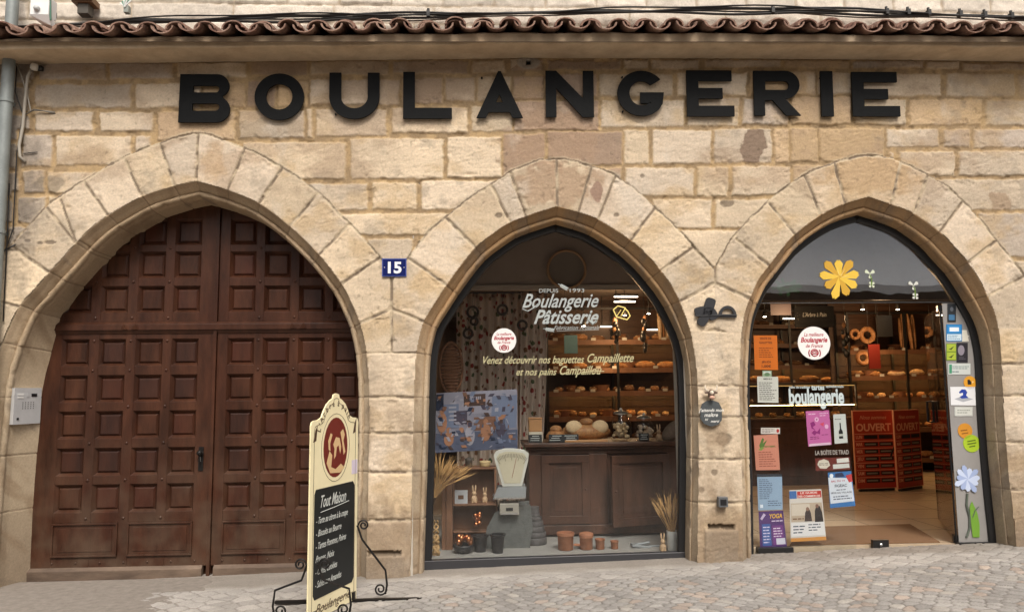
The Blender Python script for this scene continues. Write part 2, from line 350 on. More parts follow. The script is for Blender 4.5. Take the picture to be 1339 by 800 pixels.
    bw = (smooth(.50, .66, fbm(X * 1.9 + 11, Z * 2.6 + 5, 141, 5)) * smooth(2.9, 3.5, Z) * .55)[..., None]; col = col * (1 - bw) + np.array((.36, .26, .175)) * bw * (.85 + .3 * r[..., 0])[..., None]
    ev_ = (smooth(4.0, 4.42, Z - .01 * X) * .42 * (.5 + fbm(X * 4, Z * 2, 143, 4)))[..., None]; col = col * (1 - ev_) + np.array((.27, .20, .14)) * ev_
    a = patch(986, 190, 15, 25, (.23, .165, .12), .95, .12); rel = rel - a * .004
    patch(720, 180, 62, 40, (.36, .25, .17), .8); patch(725, 240, 52, 26, (.38, .265, .175), .75, .3); patch(781, 250, 9, 15, (.29, .19, .14), .9, .15)
    patch(1135, 228, 62, 26, (.46, .325, .19), .85, .5); patch(1090, 180, 60, 34, (.47, .34, .20), .7, .6); patch(280, 215, 14, 26, (.46, .31, .17), .5, .6)
    patch(1308, 265, 14, 14, (.33, .24, .16), .8, .2); patch(64, 242, 20, 10, (.27, .22, .16), .8, .3); patch(688, 283 + 20, 0.1, .1, (.2, .2, .2), 0)
    patch(555, 120, 46, 52, (.36, .27, .19), .55, .5); patch(355, 168, 44, 16, (.37, .30, .22), .7, .4); patch(110, 125, 60, 12, (.33, .28, .22), .55, .7)
    patch(560, 372, 26, 18, (.52, .36, .18), .55, .8); patch(1130, 440, 10, 10, (.3, .2, .1), 0)
    for (cx, cy, rx, ry) in ((36, 315, 4, 2), (52, 318, 5, 2.5), (66, 317, 6, 2), (840, 230, 3, 3), (806, 281, 4, 3), (652, 282, 5, 3.5), (951, 265, 8, 6), (916, 640, 4, 4), (945, 573, 13, 9), (934, 617, 5, 4)):
        a = patch(cx, cy, rx, ry, (.2, .155, .11), .85, .3); rel -= a * .006
    # weathering: dark crust by the drainpipe, damp foot of the wall
    rel = rel + vous * .006; ln = (smooth(1.5, .6, dEX) * .8)[..., None]; col = col * (1 - ln) + np.array((.16, .12, .085)) * ln; ln = (smooth(3.2, 2.2, dEX) * smooth(.6, 1.3, dEX) * .5)[..., None]; col = col * (1 - ln) + np.array((.56, .47, .34)) * ln
    pit = .55 * smooth(.72, .80, fbm(X * 38, Z * 38, 151, 3)) * smooth(.4, .6, fbm(X * 3, Z * 3, 153, 3)); rel -= pit * .004; col = col * (1 - .45 * pit[..., None])
    foot = smooth(.75, .05, Z - (.125 + .026 * X)) * smooth(.34, .62, fbm(X * 4, Z * 3, 97, 5)); f = (foot * .85)[..., None]; col = col * (1 - f) + np.array((.21, .16, .115)) * f
    ft = (smooth(.30, .0, Z - (.125 + .026 * X)) * .45)[..., None]; col = col * (1 - ft) + np.array((.21, .165, .125)) * ft
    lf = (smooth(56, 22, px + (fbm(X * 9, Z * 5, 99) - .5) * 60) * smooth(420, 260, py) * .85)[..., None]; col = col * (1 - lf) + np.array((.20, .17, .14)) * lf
    pz = (smooth(.40, .62, fbm(X * 5, Z * 2.4, 103, 5)) * smooth(440, 600, py) * .75)[..., None]; col = col * (1 - pz) + np.array((.32, .235, .155)) * pz
    # white lime runs and chalky scuffs
    wh = (smooth(.66, .8, fbm(X * 3 + 3, Z * 2.1, 107, 5)) * .35)[..., None]; col = col * (1 - wh) + np.array((.60, .54, .46)) * wh
    m = (e)[..., None]; mn = (.8 + .4 * fbm(X * 8, Z * 8, 111, 4))[..., None]; col = col * m + mort * mn * (1 - m)
    dk = (smooth(0.35, -.5, sd) * smooth(.36, .56, fbm(X * 13, Z * 13, 121, 3)) * np.where(vous, .8, .4))[..., None]; col = col * (1 - dk) + np.array((.15, .11, .08)) * dk
    # the anchor plate's mortar ring and slots in the pier feet
    q = np.hypot((px - 691) / 15, (py - 82) / 9); a = smooth(1.1, .9, q)[..., None]; col = col * (1 - a) + np.array((.33, .29, .24)) * a; rel += smooth(1.1, .9, q) * .008
    q = np.maximum(np.abs(px - 691), np.abs(py - 82)) < 3; col[q] = (.03, .025, .02); rel[q] -= .03
    for (x0, x1, y, d) in ((478, 524, 722, 3), (925, 961, 689, 3)):
        q = (np.abs(wx - (x0 + x1) / 2) < (x1 - x0) / 2) & (np.abs(wy - y) < d); rel[q] -= .03; col[q] = col[q] * .45
    for (x0, x1, y) in ((478, 524, 722), (925, 961, 689)):
        q = smooth(0, 6, py - y) * ((px > x0 - 4) & (px < x1 + 4)); rel += q * .02; a = (q * .55)[..., None]; col = col * (1 - a) + np.array((.24, .19, .14)) * a
    return rel, np.clip(col, .01, .8)
# ---- main wall relief
def wall_grid(x0, x1, z0, z1, s):
    xs = np.arange(x0, x1, s); zs = np.arange(z0, z1, s); X, Z = np.meshgrid(xs, zs); return X, Z
Xg, Zg = wall_grid(-6.3, 7.3, -.12, 4.60, .008)
px, py = to_px(Xg, np.zeros_like(Xg), Zg)
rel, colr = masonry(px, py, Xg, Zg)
curves = []
hole = np.zeros(px.shape, bool)
for A in (A1f, A2f, A3f):
    l = catmull(A[0], 2.); r = catmull(A[1], 2.); curves.append((l, r)); hole |= pip(px, py, [tuple(q) for q in l] + [tuple(q) for q in r[1:]])
cell_ok = ~(hole[:-1, :-1] & hole[1:, 1:] & hole[:-1, 1:] & hole[1:, :-1])
cc = hole[:-1, :-1].astype(int) + hole[1:, 1:] + hole[:-1, 1:] + hole[1:, :-1]; cell_ok = cc < 3
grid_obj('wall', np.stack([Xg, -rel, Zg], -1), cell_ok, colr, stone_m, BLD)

# ---- mouldings of the arches, swept along the measured intrados
PROF = [(-.022, .035), (-.005, .008), (.003, .001), (.009, .006), (.022, .035), (.04, .058), (.058, .074), (.066, .100), (.071, .102), (.073, .088), (.081, .078), (.093, .077), (.103, .085), (.110, .10), (.110, .118), (.106, .13), (.111, .142), (.115, .18)]
def sweep_path(lr, step=.008, zmin=None):
    l, r = lr; out = []
    for h in (l, r):
        w = np.array([tuple(P(a, b, 0)) for a, b in h])[:, [0, 2]]
        s = np.r_[0, np.cumsum(np.hypot(*np.diff(w, axis=0).T))]; n = int(s[-1] / step); t = np.linspace(0, s[-1], n)
        q = np.stack([np.interp(t, s, w[:, 0]), np.interp(t, s, w[:, 1])], 1)
        k = np.ones(9) / 9      # light smoothing away from the ends
        qs = q.copy(); qs[4:-4, 0] = np.convolve(q[:, 0], k, 'valid'); qs[4:-4, 1] = np.convolve(q[:, 1], k, 'valid'); out.append(qs)
    L, Rr = out; nl = len(L)
    Q = np.vstack([L, Rr[1:]])
    def nrm(h):
        d = np.gradient(h, axis=0); k = np.ones(7) / 7
        for c in (0, 1): d[3:-3, c] = np.convolve(d[:, c], k, 'valid')
        d /= np.hypot(d[:, 0], d[:, 1])[:, None]; return np.stack([d[:, 1], -d[:, 0]], 1)
    nL, nR = nrm(L), nrm(Rr); na = nL[-1] + nR[0]; na /= np.hypot(*na); cs = float(na @ nL[-1]); na = na / cs
    N = np.vstack([nL[:-1], [na], nR[1:]]); return Q, N, nl - 1
def offset(Q, N, ia, u, S=None):
    if S is None: S = SC_.get(len(Q), np.ones(len(Q)))
    ue = u * S if u <= .115 else .115 * S + (u - .115)
    if u < 0: ue = u + 0 * S
    O = Q + N * ue[:, None]; m = O[ia].copy()
    if u > 0:
        L = O[:ia]; b = L[:, 0] > m[0]; L[b] = m; Rr = O[ia + 1:]; b = Rr[:, 0] < m[0]; Rr[b] = m
    return O
PATHS = [sweep_path(c) for c in curves]; SC_ = {}
for k_, lo_ in ((1, .45), (2, .28)):
    Q_, N_, ia_ = PATHS[k_]; S_ = np.ones(len(Q_)); S_[ia_:] = lo_ + (1 - lo_) * smooth(1.75, 2.65, Q_[ia_:, 1]); SC_[len(Q_)] = S_
def sweep(k, prof, joints, warm, name='arch_moulding', splay=0.):
    Q, N, ia = PATHS[k]; n = len(Q)
    jp = []
    for (bx, by) in joints:
        w = P(bx, by, 0); d = np.hypot(Q[:, 0] - w.x, Q[:, 1] - w.z); jp.append(int(np.argmin(d)))
    idx = np.arange(n); jd = np.min([np.abs(idx - j) for j in jp], axis=0) * .008; sid = np.sum([idx > j for j in jp], axis=0)
    groove = .0055 * (1 - smooth(.003, .010, jd)); rs = np.random.RandomState(11 + k).rand(60, 3)[sid]
    V = np.zeros((len(prof), n, 3)); col = np.zeros((len(prof), n, 3))
    for i, (u, v) in enumerate(prof):
        nz = (fbm(idx * .05, np.full(n, i * .3), 200 + k, 4) - .5) * .006 * (0.3 if i < 3 else 1)
        chip = smooth(.62, .8, fbm(idx * .09, np.full(n, i * .15), 230 + k, 3)) * .007 * (3 < i < 16)
        O = offset(Q, N, ia, u); sp = (splay * max(0, (v - .18) / .25) * smooth(2.6, 1.9, Q[:, 1]) * (idx < ia)) if v > .18 else 0 * idx; O = O + N * sp[:, None]; nn = N.copy(); nn[ia] = 0; O = O + nn * (nz - groove - chip)[:, None] * (u > 0)
        V[i, :, 0] = O[:, 0]; V[i, :, 1] = v + (rs[:, 0] - .5) * .004 + groove * .6 * (v < .19); V[i, :, 2] = O[:, 1]
        base = np.array((.50, .40, .28)) * (.86 + .24 * rs[:, 1])[:, None]
        hgt = smooth(1.4, 2.5, O[:, 1])[:, None] * warm; base = base * (1 - hgt) + np.array((.40, .25, .125)) * (.80 + .3 * rs[:, 2])[:, None] * hgt
        st = (smooth(.5, .7, fbm(O[:, 0] * 7, O[:, 1] * 5 + i * .1, 240 + k, 4)) * .6)[:, None]; base = base * (1 - st) + np.array((.30, .21, .13)) * st
        g = (smooth(.62, .72, fbm(O[:, 0] * 5 + 3, O[:, 1] * 6 + i * .08, 260 + k, 4)) * .5)[:, None]; base = base * (1 - g) + np.array((.22, .18, .14)) * g
        ft = (smooth(.75, .15, O[:, 1]) * .55)[:, None]; base = base * (1 - ft) + np.array((.25, .19, .135)) * ft
        jj = (1 - smooth(.002, .008, jd))[:, None] * .55; base = base * (1 - jj) + np.array((.20, .14, .09)) * jj
        col[i] = base
    return grid_obj(name, V[:, ::-1], np.ones((len(prof) - 1, n - 1), bool), col[:, ::-1], stone_m, BLD)
rev = lambda a, b, n: [(.115, a + (b - a) * i / n) for i in range(1, n + 1)]
j1 = [q[2:] for q in J1] + [(481, h) for h in H12] + [(5, h) for h in H1l]
j2 = [q[2:] for q in J2] + [(540, h) for h in H12] + [(913, h) for h in H23]
j3 = [q[2:] for q in J3] + [(969, h) for h in H23] + [(1312, h) for h in H3r]
sweep(0, PROF + rev(.18, .43, 12), j1, .35, splay=.11); sweep(1, PROF + rev(.18, .30, 5), j2, .95); sweep(2, PROF + rev(.18, .30, 5), j3, .85)

# ---- plaster cornice under the tiles
plas = mat('cornice_plaster', (.44, .33, .22), .9, var=.2, vs=3, bump=.25, bs=35, col2=(.54, .43, .30))
ev = [(-140, 68), (0, 65), (200, 63), (400, 60.5), (690, 57), (939, 57.5), (1150, 59.5), (1339, 62), (1480, 65)]
evw = [P(a, b, -.31) for a, b in ev]; evw = [Vector((-6.5, -.31, evw[0].z - .02))] + evw + [Vector((7.5, -.31, evw[-1].z - .01))]
EVX = np.array([v.x for v in evw]); EVZ = np.array([v.z for v in evw])
def eavez(x): return float(np.interp(x, EVX, EVZ))
xs = np.arange(-6.4, 7.4, .12); V = []
for (dy, dz) in ((.36, .02), (.30, .012), (.02, .0), (.004, .004), (0, .014), (-.004, .08), (.0, .092), (.45, .13)):
    V.append([(x, -.31 + dy, eavez(x) + dz + (.004 * math.sin(x * 7) + .003 * math.sin(x * 17 + 1)) * (dy < .1)) for x in xs])
grid_obj('cornice', np.array(V)[:, ::-1], np.ones((len(V) - 1, len(xs) - 1), bool), None, plas, BLD)

# ---- canal tiles
tile_m = mat('clay_tile', (.16, .078, .055), .9, var=.5, vs=7, bump=.6, bs=70, col2=(.30, .20, .15))
T = MB(); pitch = .2245; x = P(4, 40, -.42).x - pitch * 12; i = 0
def canal(T, cx, y0, z0, L, r, up, th, tl=.0, rot=0.):
    n = 9; vs = []
    for (yy, zz, rr) in ((y0, z0, r), (y0 + L, z0 + L * .26, r * .86)):
        for q in (rr, rr - th):
            for j in range(n):
                a = math.pi * j / (n - 1); sx = math.cos(a) * q; sz = math.sin(a) * q * .74
                if not up: sz = -sz
                vs.append((cx + sx * math.cos(rot) - sz * math.sin(rot), yy, zz + sz + sx * math.sin(rot)))
    o = lambda k, j: k * n + j; fs = []
    for j in range(n - 1):
        fs += [(o(0, j), o(0, j + 1), o(2, j + 1), o(2, j)), (o(1, j + 1), o(1, j), o(3, j), o(3, j + 1)), (o(0, j + 1), o(0, j), o(1, j), o(1, j + 1)), (o(2, j), o(2, j + 1), o(3, j + 1), o(3, j))]
    fs += [(o(0, 0), o(2, 0), o(3, 0), o(1, 0)), (o(1, n - 1), o(3, n - 1), o(2, n - 1), o(0, n - 1))]
    T.add(vs, fs)
while x < 7.2:
    z = eavez(x) + .088
    j = lambda s: random.uniform(-s, s)
    canal(T, x + pitch / 2 + j(.006), -.43 + j(.012), z + .050 + j(.009), .50, .090, False, .014, rot=j(.05))
    canal(T, x + j(.014), -.425 + j(.03), z + .016 + j(.010), .50, .088, True, .014, rot=j(.12))
    canal(T, x + j(.01), -.395 + j(.03), z + .030 + j(.010), .50, .088, True, .014, rot=j(.06))
    x += pitch
T.build('roof', tile_m, BLD, smooth=True, auto=40)
b = MB(); b.add([(-6.4, -.36, 4.38), (7.4, -.36, 4.53), (7.4, .12, 4.70), (-6.4, .12, 4.55)], [(0, 1, 2, 3)]); b.build('roof_mortar_bed', mat('bed_mortar', (.22, .17, .13), .95, var=.3, vs=9, bump=.5), BLD)

# ---- wall above the roof
Xu, Zu = wall_grid(-6.4, 7.4, 4.62, 7.0, .014)
row = np.floor((Zu + fbm(Xu * 3, Zu * 3, 300) * .03) / .17 - .33); offx = (row * .37) % 1.0; w = .62 + .25 * np.sin(row * 2.3); cx = np.floor((Xu + offx) / w)
d = np.minimum(np.minimum((Xu + offx) - cx * w, (cx + 1) * w - (Xu + offx)), np.minimum(((Zu + fbm(Xu * 3, Zu * 3, 300) * .03) / .17 - .33 - row) * .17, .17 - ((Zu + fbm(Xu * 3, Zu * 3, 300) * .03) / .17 - .33 - row) * .17)) + (fbm(Xu * 22, Zu * 22, 301) - .5) * .02
e = smooth(.003, .018, d); rnd = np.random.RandomState(5).rand(5000, 3)[((row * 37 + cx * 11).astype(int)) % 5000]
relu = e * (.012 + (rnd[..., 0] - .5) * .012) + (fbm(Xu * 16, Zu * 16, 302, 5) - .5) * .022
cu = np.array((.66, .59, .50)) * (.85 + .3 * rnd[..., 1])[..., None] * (.85 + .3 * fbm(Xu * 4, Zu * 4, 303, 4))[..., None]  # paler than the wall below: direct light put into the stone colour
cu = cu * e[..., None] + np.array((.44, .36, .27)) * (1 - e[..., None])
grid_obj('upper_wall', np.stack([Xu, .06 - relu, Zu], -1), np.ones((Xu.shape[0] - 1, Xu.shape[1] - 1), bool), cu, stone_m, BLD)
# body of the building behind the facade so that it is a solid block
b = MB(); b.bb(-6.4, -5.35, .05, 9, -.2, 7); b.bb(6.15, 7.4, .05, .2, -.2, 4.4); b.bb(-6.4, 7.4, .1, 9, 4.45, 7); b.bb(-5.35, -.75, .62, 9, -.2, 4.45); b.bb(-5.35, -4.45, .05, .62, -.2, 4.45)
b.build('rear_masonry', mat('rear_stone', (.4, .32, .23), .9, var=.2, bump=.3), BLD)

# ================================================================== GATE
gate_m = mat('gate_wood', (.042, .0140, .0072), .40, var=.65, vs=3.0, bump=.34, bs=38, stretch=(1, 1, .25), dust=(.15, 1.7, (.095, .06, .04)), col2=(.066, .026, .0135), spec=.3)
gate_d = mat('gate_wood_dark', (.027, .0098, .006), .45, var=.5, vs=3.0, bump=.34, bs=38, stretch=(1, 1, .25), dust=(.2, 1.3, (.07, .042, .028)), col2=(.050, .017, .009), spec=.35); gate_l = mat('gate_wood_red', (.046, .0125, .0065), .40, var=.5, vs=3.0, bump=.34, bs=38, stretch=(1, 1, .25), dust=(.2, 1.3, (.085, .05, .032)), col2=(.062, .023, .012), spec=.35)
foot_m = mat('gate_foot_wood', (.085, .055, .038), .7, var=.4, vs=4, bump=.4, bs=40, stretch=(.3, 1, 1), col2=(.17, .12, .085))
iron_m = mat('black_iron', (.02, .018, .017), .45, metal=.6, var=.3, vs=20, bump=.2, bs=80)
GY = .385
gate = MB(); RZ = P(285, 427, GY).z; CX = P(282, 427, GY).x; zb = zg(-2.3) - .07
gate.bb(-4.45, -.8, GY + .055, GY + .075, zb, 3.6, gate_m)                      # back boards
gate.bb(-4.42, -.82, GY - .030, GY + .02, RZ - .028, RZ + .022, gate_m)         # transom rail
gate.prism([(-4.42, GY - .03, RZ + .022), (-4.42, GY - .008, RZ + .045), (-4.42, GY + .02, RZ + .045), (-4.42, GY + .02, RZ + .022)], (3.6, 0, 0), gate_m)
gate.prism([(-4.42, GY - .022, RZ - .028), (-4.42, GY + .02, RZ - .028), (-4.42, GY + .02, RZ - .06), (-4.42, GY - .004, RZ - .06)], (3.6, 0, 0), gate_m)
gate.bb(CX - .012, CX + .016, GY - .02, GY + .03, zb + .01, 3.5, gate_m)         # meeting bead
for dx in (-.72, .72): 
    for s in (-1, 1): gate.prism([(CX + dx + s * .02, GY - .045, RZ - .02), (CX + dx + s * .075, GY - .03, RZ - .02), (CX + dx + s * .05, GY - .045, RZ + .02)], (0, .02, 0), gate_m)
GATE = gate.build('gate', None, BLD, bevel=.003)
def leaf(s):
    b = MB(); xc = [P(CX * 0 + q, 450, GY).x for q in ((242, 195, 147, 99) if s < 0 else (315, 361, 407, 452))]
    hw = .115; y0 = GY; yb = GY + .05
    rows = [P(250, q, GY).z for q in (460, 507, 554, 602, 649.5)]; up = [P(250, q, GY).z for q in (391, 346, 303)]
    # stiles run through; rails sit 2 mm behind them
    def panel(cx, cz, w, h):
        gm_ = random.choice((gate_m, gate_m, gate_d, gate_l))
        w2, h2 = w / 2, h / 2; a = [(cx - w2, cz - h2), (cx + w2, cz - h2), (cx + w2, cz + h2), (cx - w2, cz + h2)]
        i1 = .024; c = [(cx - w2 + i1, cz - h2 + i1), (cx + w2 - i1, cz - h2 + i1), (cx + w2 - i1, cz + h2 - i1), (cx - w2 + i1, cz + h2 - i1)]
        i2 = .040; d = [(cx - w2 + i2, cz - h2 + i2), (cx + w2 - i2, cz - h2 + i2), (cx + w2 - i2, cz + h2 - i2), (cx - w2 + i2, cz + h2 - i2)]
        vs = [(p[0], y0 + .002, p[1]) for p in a] + [(p[0], y0 + .034, p[1]) for p in c] + [(p[0], y0 + .020, p[1]) for p in d]
        fs = [(i, (i + 1) % 4, 4 + (i + 1) % 4, 4 + i) for i in range(4)] + [(4 + i, 4 + (i + 1) % 4, 8 + (i + 1) % 4, 8 + i) for i in range(4)] + [(8, 9, 10, 11)]
        b.add(vs, fs[:4], gate_m); b.add(vs, fs[4:], gm_)
    xs_ = sorted(xc); edges = [xs_[0] - .3] + [(a + c) / 2 for a, c in zip(xs_, xs_[1:])]
    lo, hi = (CX + .02, xs_[-1] + .4) if s > 0 else (xs_[0] - .4, CX - .016)
    prev = lo
    for k, cx in enumerate(xs_):
        b.bb(prev, cx - hw, y0, yb, zb + .15, RZ - .06, gate_m); prev = cx + hw
    b.bb(prev, hi, y0, yb, zb + .15, RZ - .06, gate_m)
    prev = lo
    for k, cx in enumerate(xs_):
        b.bb(prev, cx - hw, y0, yb, RZ + .045, 3.45, gate_m); prev = cx + hw
    b.bb(prev, hi, y0, yb, RZ + .045, 3.45, gate_m)
    big = P(250, 703, GY).z; bh = .275
    for cx in xs_:
        for zc in rows: panel(cx, zc, hw * 2, .234)
        for zc in up: panel(cx, zc, hw * 2, .234)
        zs = sorted([(q - .117, q + .117) for q in rows] + [(big - bh / 2, big + bh / 2)]); p = zb + .15
        for a, c in zs: b.bb(cx - hw, cx + hw, y0 + .002, yb, p, a, gate_m); p = c
        b.bb(cx - hw, cx + hw, y0 + .002, yb, p, RZ - .06, gate_m)
        zs = sorted([(q - .117, q + .117) for q in up]); p = RZ + .045
        for a, c in zs: b.bb(cx - hw, cx + hw, y0 + .002, yb, p, a, gate_m); p = c
        b.bb(cx - hw, cx + hw, y0 + .002, yb, p, 3.45, gate_m)
    # two wide panels at the foot
    o = xs_ if s > 0 else xs_[::-1]
    for i in (0, 2):
        a, c = sorted((o[i], o[i + 1])); a -= hw; c += hw
        m0, m1 = (o[i] + o[i + 1]) / 2 - .053, (o[i] + o[i + 1]) / 2 + .053
        b.bb(a + .0, c, y0 - .0035, y0 + .0, big - .001, big + .001, gate_m) if 0 else None
        panel_w = c - a; cxm = (a + c) / 2
        # mask the stile crossing: the wide panel stands 4 mm proud with its own frame
        w2, h2 = panel_w / 2, bh / 2
        vs = [(cxm - w2, y0 - .003, big - h2), (cxm + w2, y0 - .003, big - h2), (cxm + w2, y0 - .003, big + h2), (cxm - w2, y0 - .003, big + h2)]
        ii = .022; vs += [(cxm - w2 + ii, y0 - .004, big - h2 + ii), (cxm + w2 - ii, y0 - .004, big - h2 + ii), (cxm + w2 - ii, y0 - .004, big + h2 - ii), (cxm - w2 + ii, y0 - .004, big + h2 - ii)]
        b.box((cxm, y0 - .008, big + h2 - .006), (panel_w, .016, .014), gate_m); b.box((cxm, y0 - .008, big - h2 + .006), (panel_w, .016, .014), gate_m)
        b.box((cxm - w2 + .006, y0 - .0075, big), (.014, .015, bh - .03), gate_m); b.box((cxm + w2 - .006, y0 - .0075, big), (.014, .015, bh - .03), gate_m)
        b.box((cxm, y0 - .003, big), (panel_w - .09, .008, bh - .08), gate_m); b.box((cxm, y0 + .0, big), (panel_w - .02, .005, bh - .02), gate_m)
    # studs
    sx = [(a + c) / 2 for a, c in zip(xs_, xs_[1:])]
    zz = sorted(rows); sz = [(a + c) / 2 for a, c in zip(zz, zz[1:])] + [zz[0] - .165, RZ - .12, RZ + .08, (up[0] + up[1]) / 2, (up[1] + up[2]) / 2]
    for a in sx:
        for c in sz: b.ball((a, y0 - .001, c), .013, gate_m, 8, 5, (1, .7, 1))
    for k in range(8):
        xx = lo + (hi - lo) * (k + .5) / 8; b.ball((xx, y0 - .001, zb + .19), .010, gate_m, 8, 5, (1, .7, 1))
    L = b.build('door_leaf', None, GATE, bevel=.0025)
    kb = MB(); kb.prism([(lo + .03, GY - .028, zb + .01), (lo + .03, GY + .02, zb + .01), (lo + .03, GY + .02, zb + .155), (lo + .03, GY - .004, zb + .155), (lo + .03, GY - .028, zb + .13)], (hi - lo - .06, 0, 0))
    kb.build('kick_board', foot_m, GATE, bevel=.003)
    tag(L, 'left leaf of coffered red-brown gate panels' if s < 0 else 'right leaf of coffered red-brown gate panels')
leaf(-1); leaf(1)
h = MB(); c = P(262, 598, GY - .02)
h.lathe((c.x, GY - .012, c.z + .03), [(.02, -.008), (.026, 0), (.012, .004)], axis='y'); h.box((c.x, GY - .006, c.z - .01), (.04, .008, .20)); h.ball((c.x, GY - .045, c.z + .04), .024, None, 12, 8); h.tube([(c.x, GY, c.z + .04), (c.x, GY - .04, c.z + .04)], .009)
h.tube([(c.x, GY - .03, c.z + .03), (c.x + .012, GY - .05, c.z - .03), (c.x, GY - .035, c.z - .06)], .006)
h.build('handle', iron_m, GATE, smooth=True, auto=40)

# ================================================================== SHOP WINDOW FRAMES
SEEN = 1
blk = mat('black_frame', (.012, .012, .013), .35, var=.2, vs=8, bump=.08, bs=60)
glass = glass_mat('window_glass', k=1.05)
def frame_sweep(k, name, parent, u0=.112, u1=.172, y0=.205, y1=.262, zmin=.0):
    Q, N, ia = PATHS[k]; st = 4; ids = sorted(set(list(range(0, len(Q), st)) + [ia, len(Q) - 1])); prof = [(u0, y0), (u1 - .012, y0), (u1, y0 + .012), (u1, y1), (u0, y1), (u0, y0)]
    V = []
    for u, y in prof:
        O = offset(Q, N, ia, u)[ids]; V.append(np.stack([O[:, 0], np.full(len(ids), y), O[:, 1]], 1))
    V = np.array(V); return grid_obj(name, V[:, ::-1], V[:-1, :-1, 2] > -9, None, blk, parent)
def clip(poly, ax, val, keep_greater):
    out = []; n = len(poly)
    for i in range(n):
        a, b = poly[i], poly[(i + 1) % n]; ia_, ib = (a[ax] > val) == keep_greater, (b[ax] > val) == keep_greater
        if ia_: out.append(a)
        if ia_ != ib:
            t = (val - a[ax]) / (b[ax] - a[ax]); out.append((a[0] + (b[0] - a[0]) * t, a[1] + (b[1] - a[1]) * t))
    return out
def outline(k, u):
    Q, N, ia = PATHS[k]; O = offset(Q, N, ia, u); return [tuple(q) for q in O[::4]]
WIN = frame_sweep(1, 'shop_window', BLD)
PY = .235      # plane of the glass
sillz = P(560, 736, .21).z; sillz2 = P(900, 724, .21).z
s = MB(); x0, x1 = P(553, 740, .2).x, P(906, 728, .2).x
s.prism([(x0, .19, sillz - .05), (x0, .27, sillz - .05), (x0, .27, sillz + .02), (x0, .2, sillz + .02)], (x1 - x0, 0, sillz2 - sillz)); s.build('sill', mat('sill_metal', (.05, .05, .055), .4, metal=.4), WIN, bevel=.003)
po = clip(outline(1, .15), 1, sillz - .02, True)
p = MB(); p.prism([(q[0], PY - .003, q[1]) for q in po], (0, .007, 0)); p.build('pane', glass, WIN)
# thin aluminium bead that catches the light round the frame
ENT = frame_sweep(2, 'entrance', BLD)
po = clip(outline(2, .15), 1, .17, True)
TZ = P(1120, 396, PY).z; X1 = P(1113, 600, PY).x; X2 = P(1246, 600, PY).x
def pane(name, poly, parent, m=glass, t=.008):
    p = MB(); p.prism([(q[0], PY - t / 2, q[1]) for q in poly], (0, t, 0)); return p.build(name, m, parent)
pane('pane', clip(clip(po, 1, TZ - .003, False), 0, X1, False), ENT)
pane('pane', clip(po, 1, TZ + .003, True), ENT, glass_mat('transom_glass', (.93, .94, .94), 5.0))
frost = mat('frosted_film', (.30, .29, .28), .2, var=.06, vs=2)
pane('side_panel', clip(clip(po, 1, TZ - .003, False), 0, X2, True), ENT, frost)
f = MB(); f.bb(po[0][0] - .3, po[0][0] + 4, 0, .01, 0, .01) if 0 else None
xa = P(985, 600, PY).x; xb = P(1036, 716, PY).x; f.bb(xa, xb, PY - .03, PY + .03, P(1000, 722, PY).z, P(1000, 715, PY).z); f.build('foot_rail', blk, ENT, bevel=.002); f = MB()
xa = P(1251, 700, PY).x; xb = P(1306, 700, PY).x; f.bb(xa, xb, PY - .03, PY + .03, P(1270, 714, PY).z, P(1270, 708, PY).z); f.build('foot_rail', blk, ENT, bevel=.002); f = MB()
f.bb(X1 - 1.1, X2 + .35, PY - .012, PY + .012, TZ - .004, TZ + .004); f.build('rail', blk, ENT, bevel=.002)
f = MB(); f.bb(P(1098, 0, PY).x, P(1117, 0, PY).x, PY - .02, PY + .02, P(1107, 720, PY).z, P(1107, 706, PY).z); f.ball((P(1107, 0, PY).x, PY - .022, P(1107, 712, PY).z), .015, mat('steel', (.6, .6, .6), .25, metal=1)); f.mats.insert(0, blk); f.m = [0 if i < 6 else 1 for i in range(len(f.m))]
f.build('floor_lock', None, ENT)
# open glass door
hx, hy = P(1252, 713, PY).x, PY + .01; e = G(1217, 667, .25); ux = Vector((e.x - hx, e.y - hy, 0)); Ld = min(ux.length, 1.15); ux.normalize(); ny = Vector((-ux.y, ux.x, 0))
d = MB(); a = Vector((hx, hy, .262)); o = ny * .005
d.prism([a - o, a + ux * Ld - o, a + ux * Ld - o + Vector((0, 0, TZ - .30)), a - o + Vector((0, 0, TZ - .30))], ny * .01)
DOOR = d.build('glass_door', glass, ENT)
g = MB(); g.tube([a + Vector((0, 0, .0)), a + Vector((0, 0, TZ - .29))], .008); g.build('hinge_post', blk, DOOR); g = MB(); g.tube([a + ux * Ld, a + ux * Ld + Vector((0, 0, TZ - .30))], .005); g.build('edge_strip', blk, DOOR); g = MB(); g.box(a + ux * .06 + Vector((0, 0, .0)), (.10, .04, .06), None, Matrix.Rotation(math.atan2(ux.y, ux.x), 3, 'Z')); g.build('pivot', blk, DOOR); g = MB(); g.box(a + ux * .06 + Vector((0, 0, TZ - .31)), (.10, .03, .05), None, Matrix.Rotation(math.atan2(ux.y, ux.x), 3, 'Z'))
g.build('pivot', blk, DOOR)
g = MB(); hc = a + ux * (Ld - .14) + Vector((0, 0, P(1210, 538, 1.2).z - .262))
for s_ in (-1, 1):
    q = ny * .045 * s_; g.tube([hc + ny * .005 * s_ - Vector((0, 0, .1)), hc + q - Vector((0, 0, .1)), hc + q + Vector((0, 0, .1)), hc + ny * .005 * s_ + Vector((0, 0, .1))], .012)
    g.tube([hc + ny * .006 * s_ - Vector((0, 0, .1)) - ux * .1, hc + ny * .006 * s_ + Vector((0, 0, .1)) - ux * .1], .01)
g.build('handle', blk, DOOR)
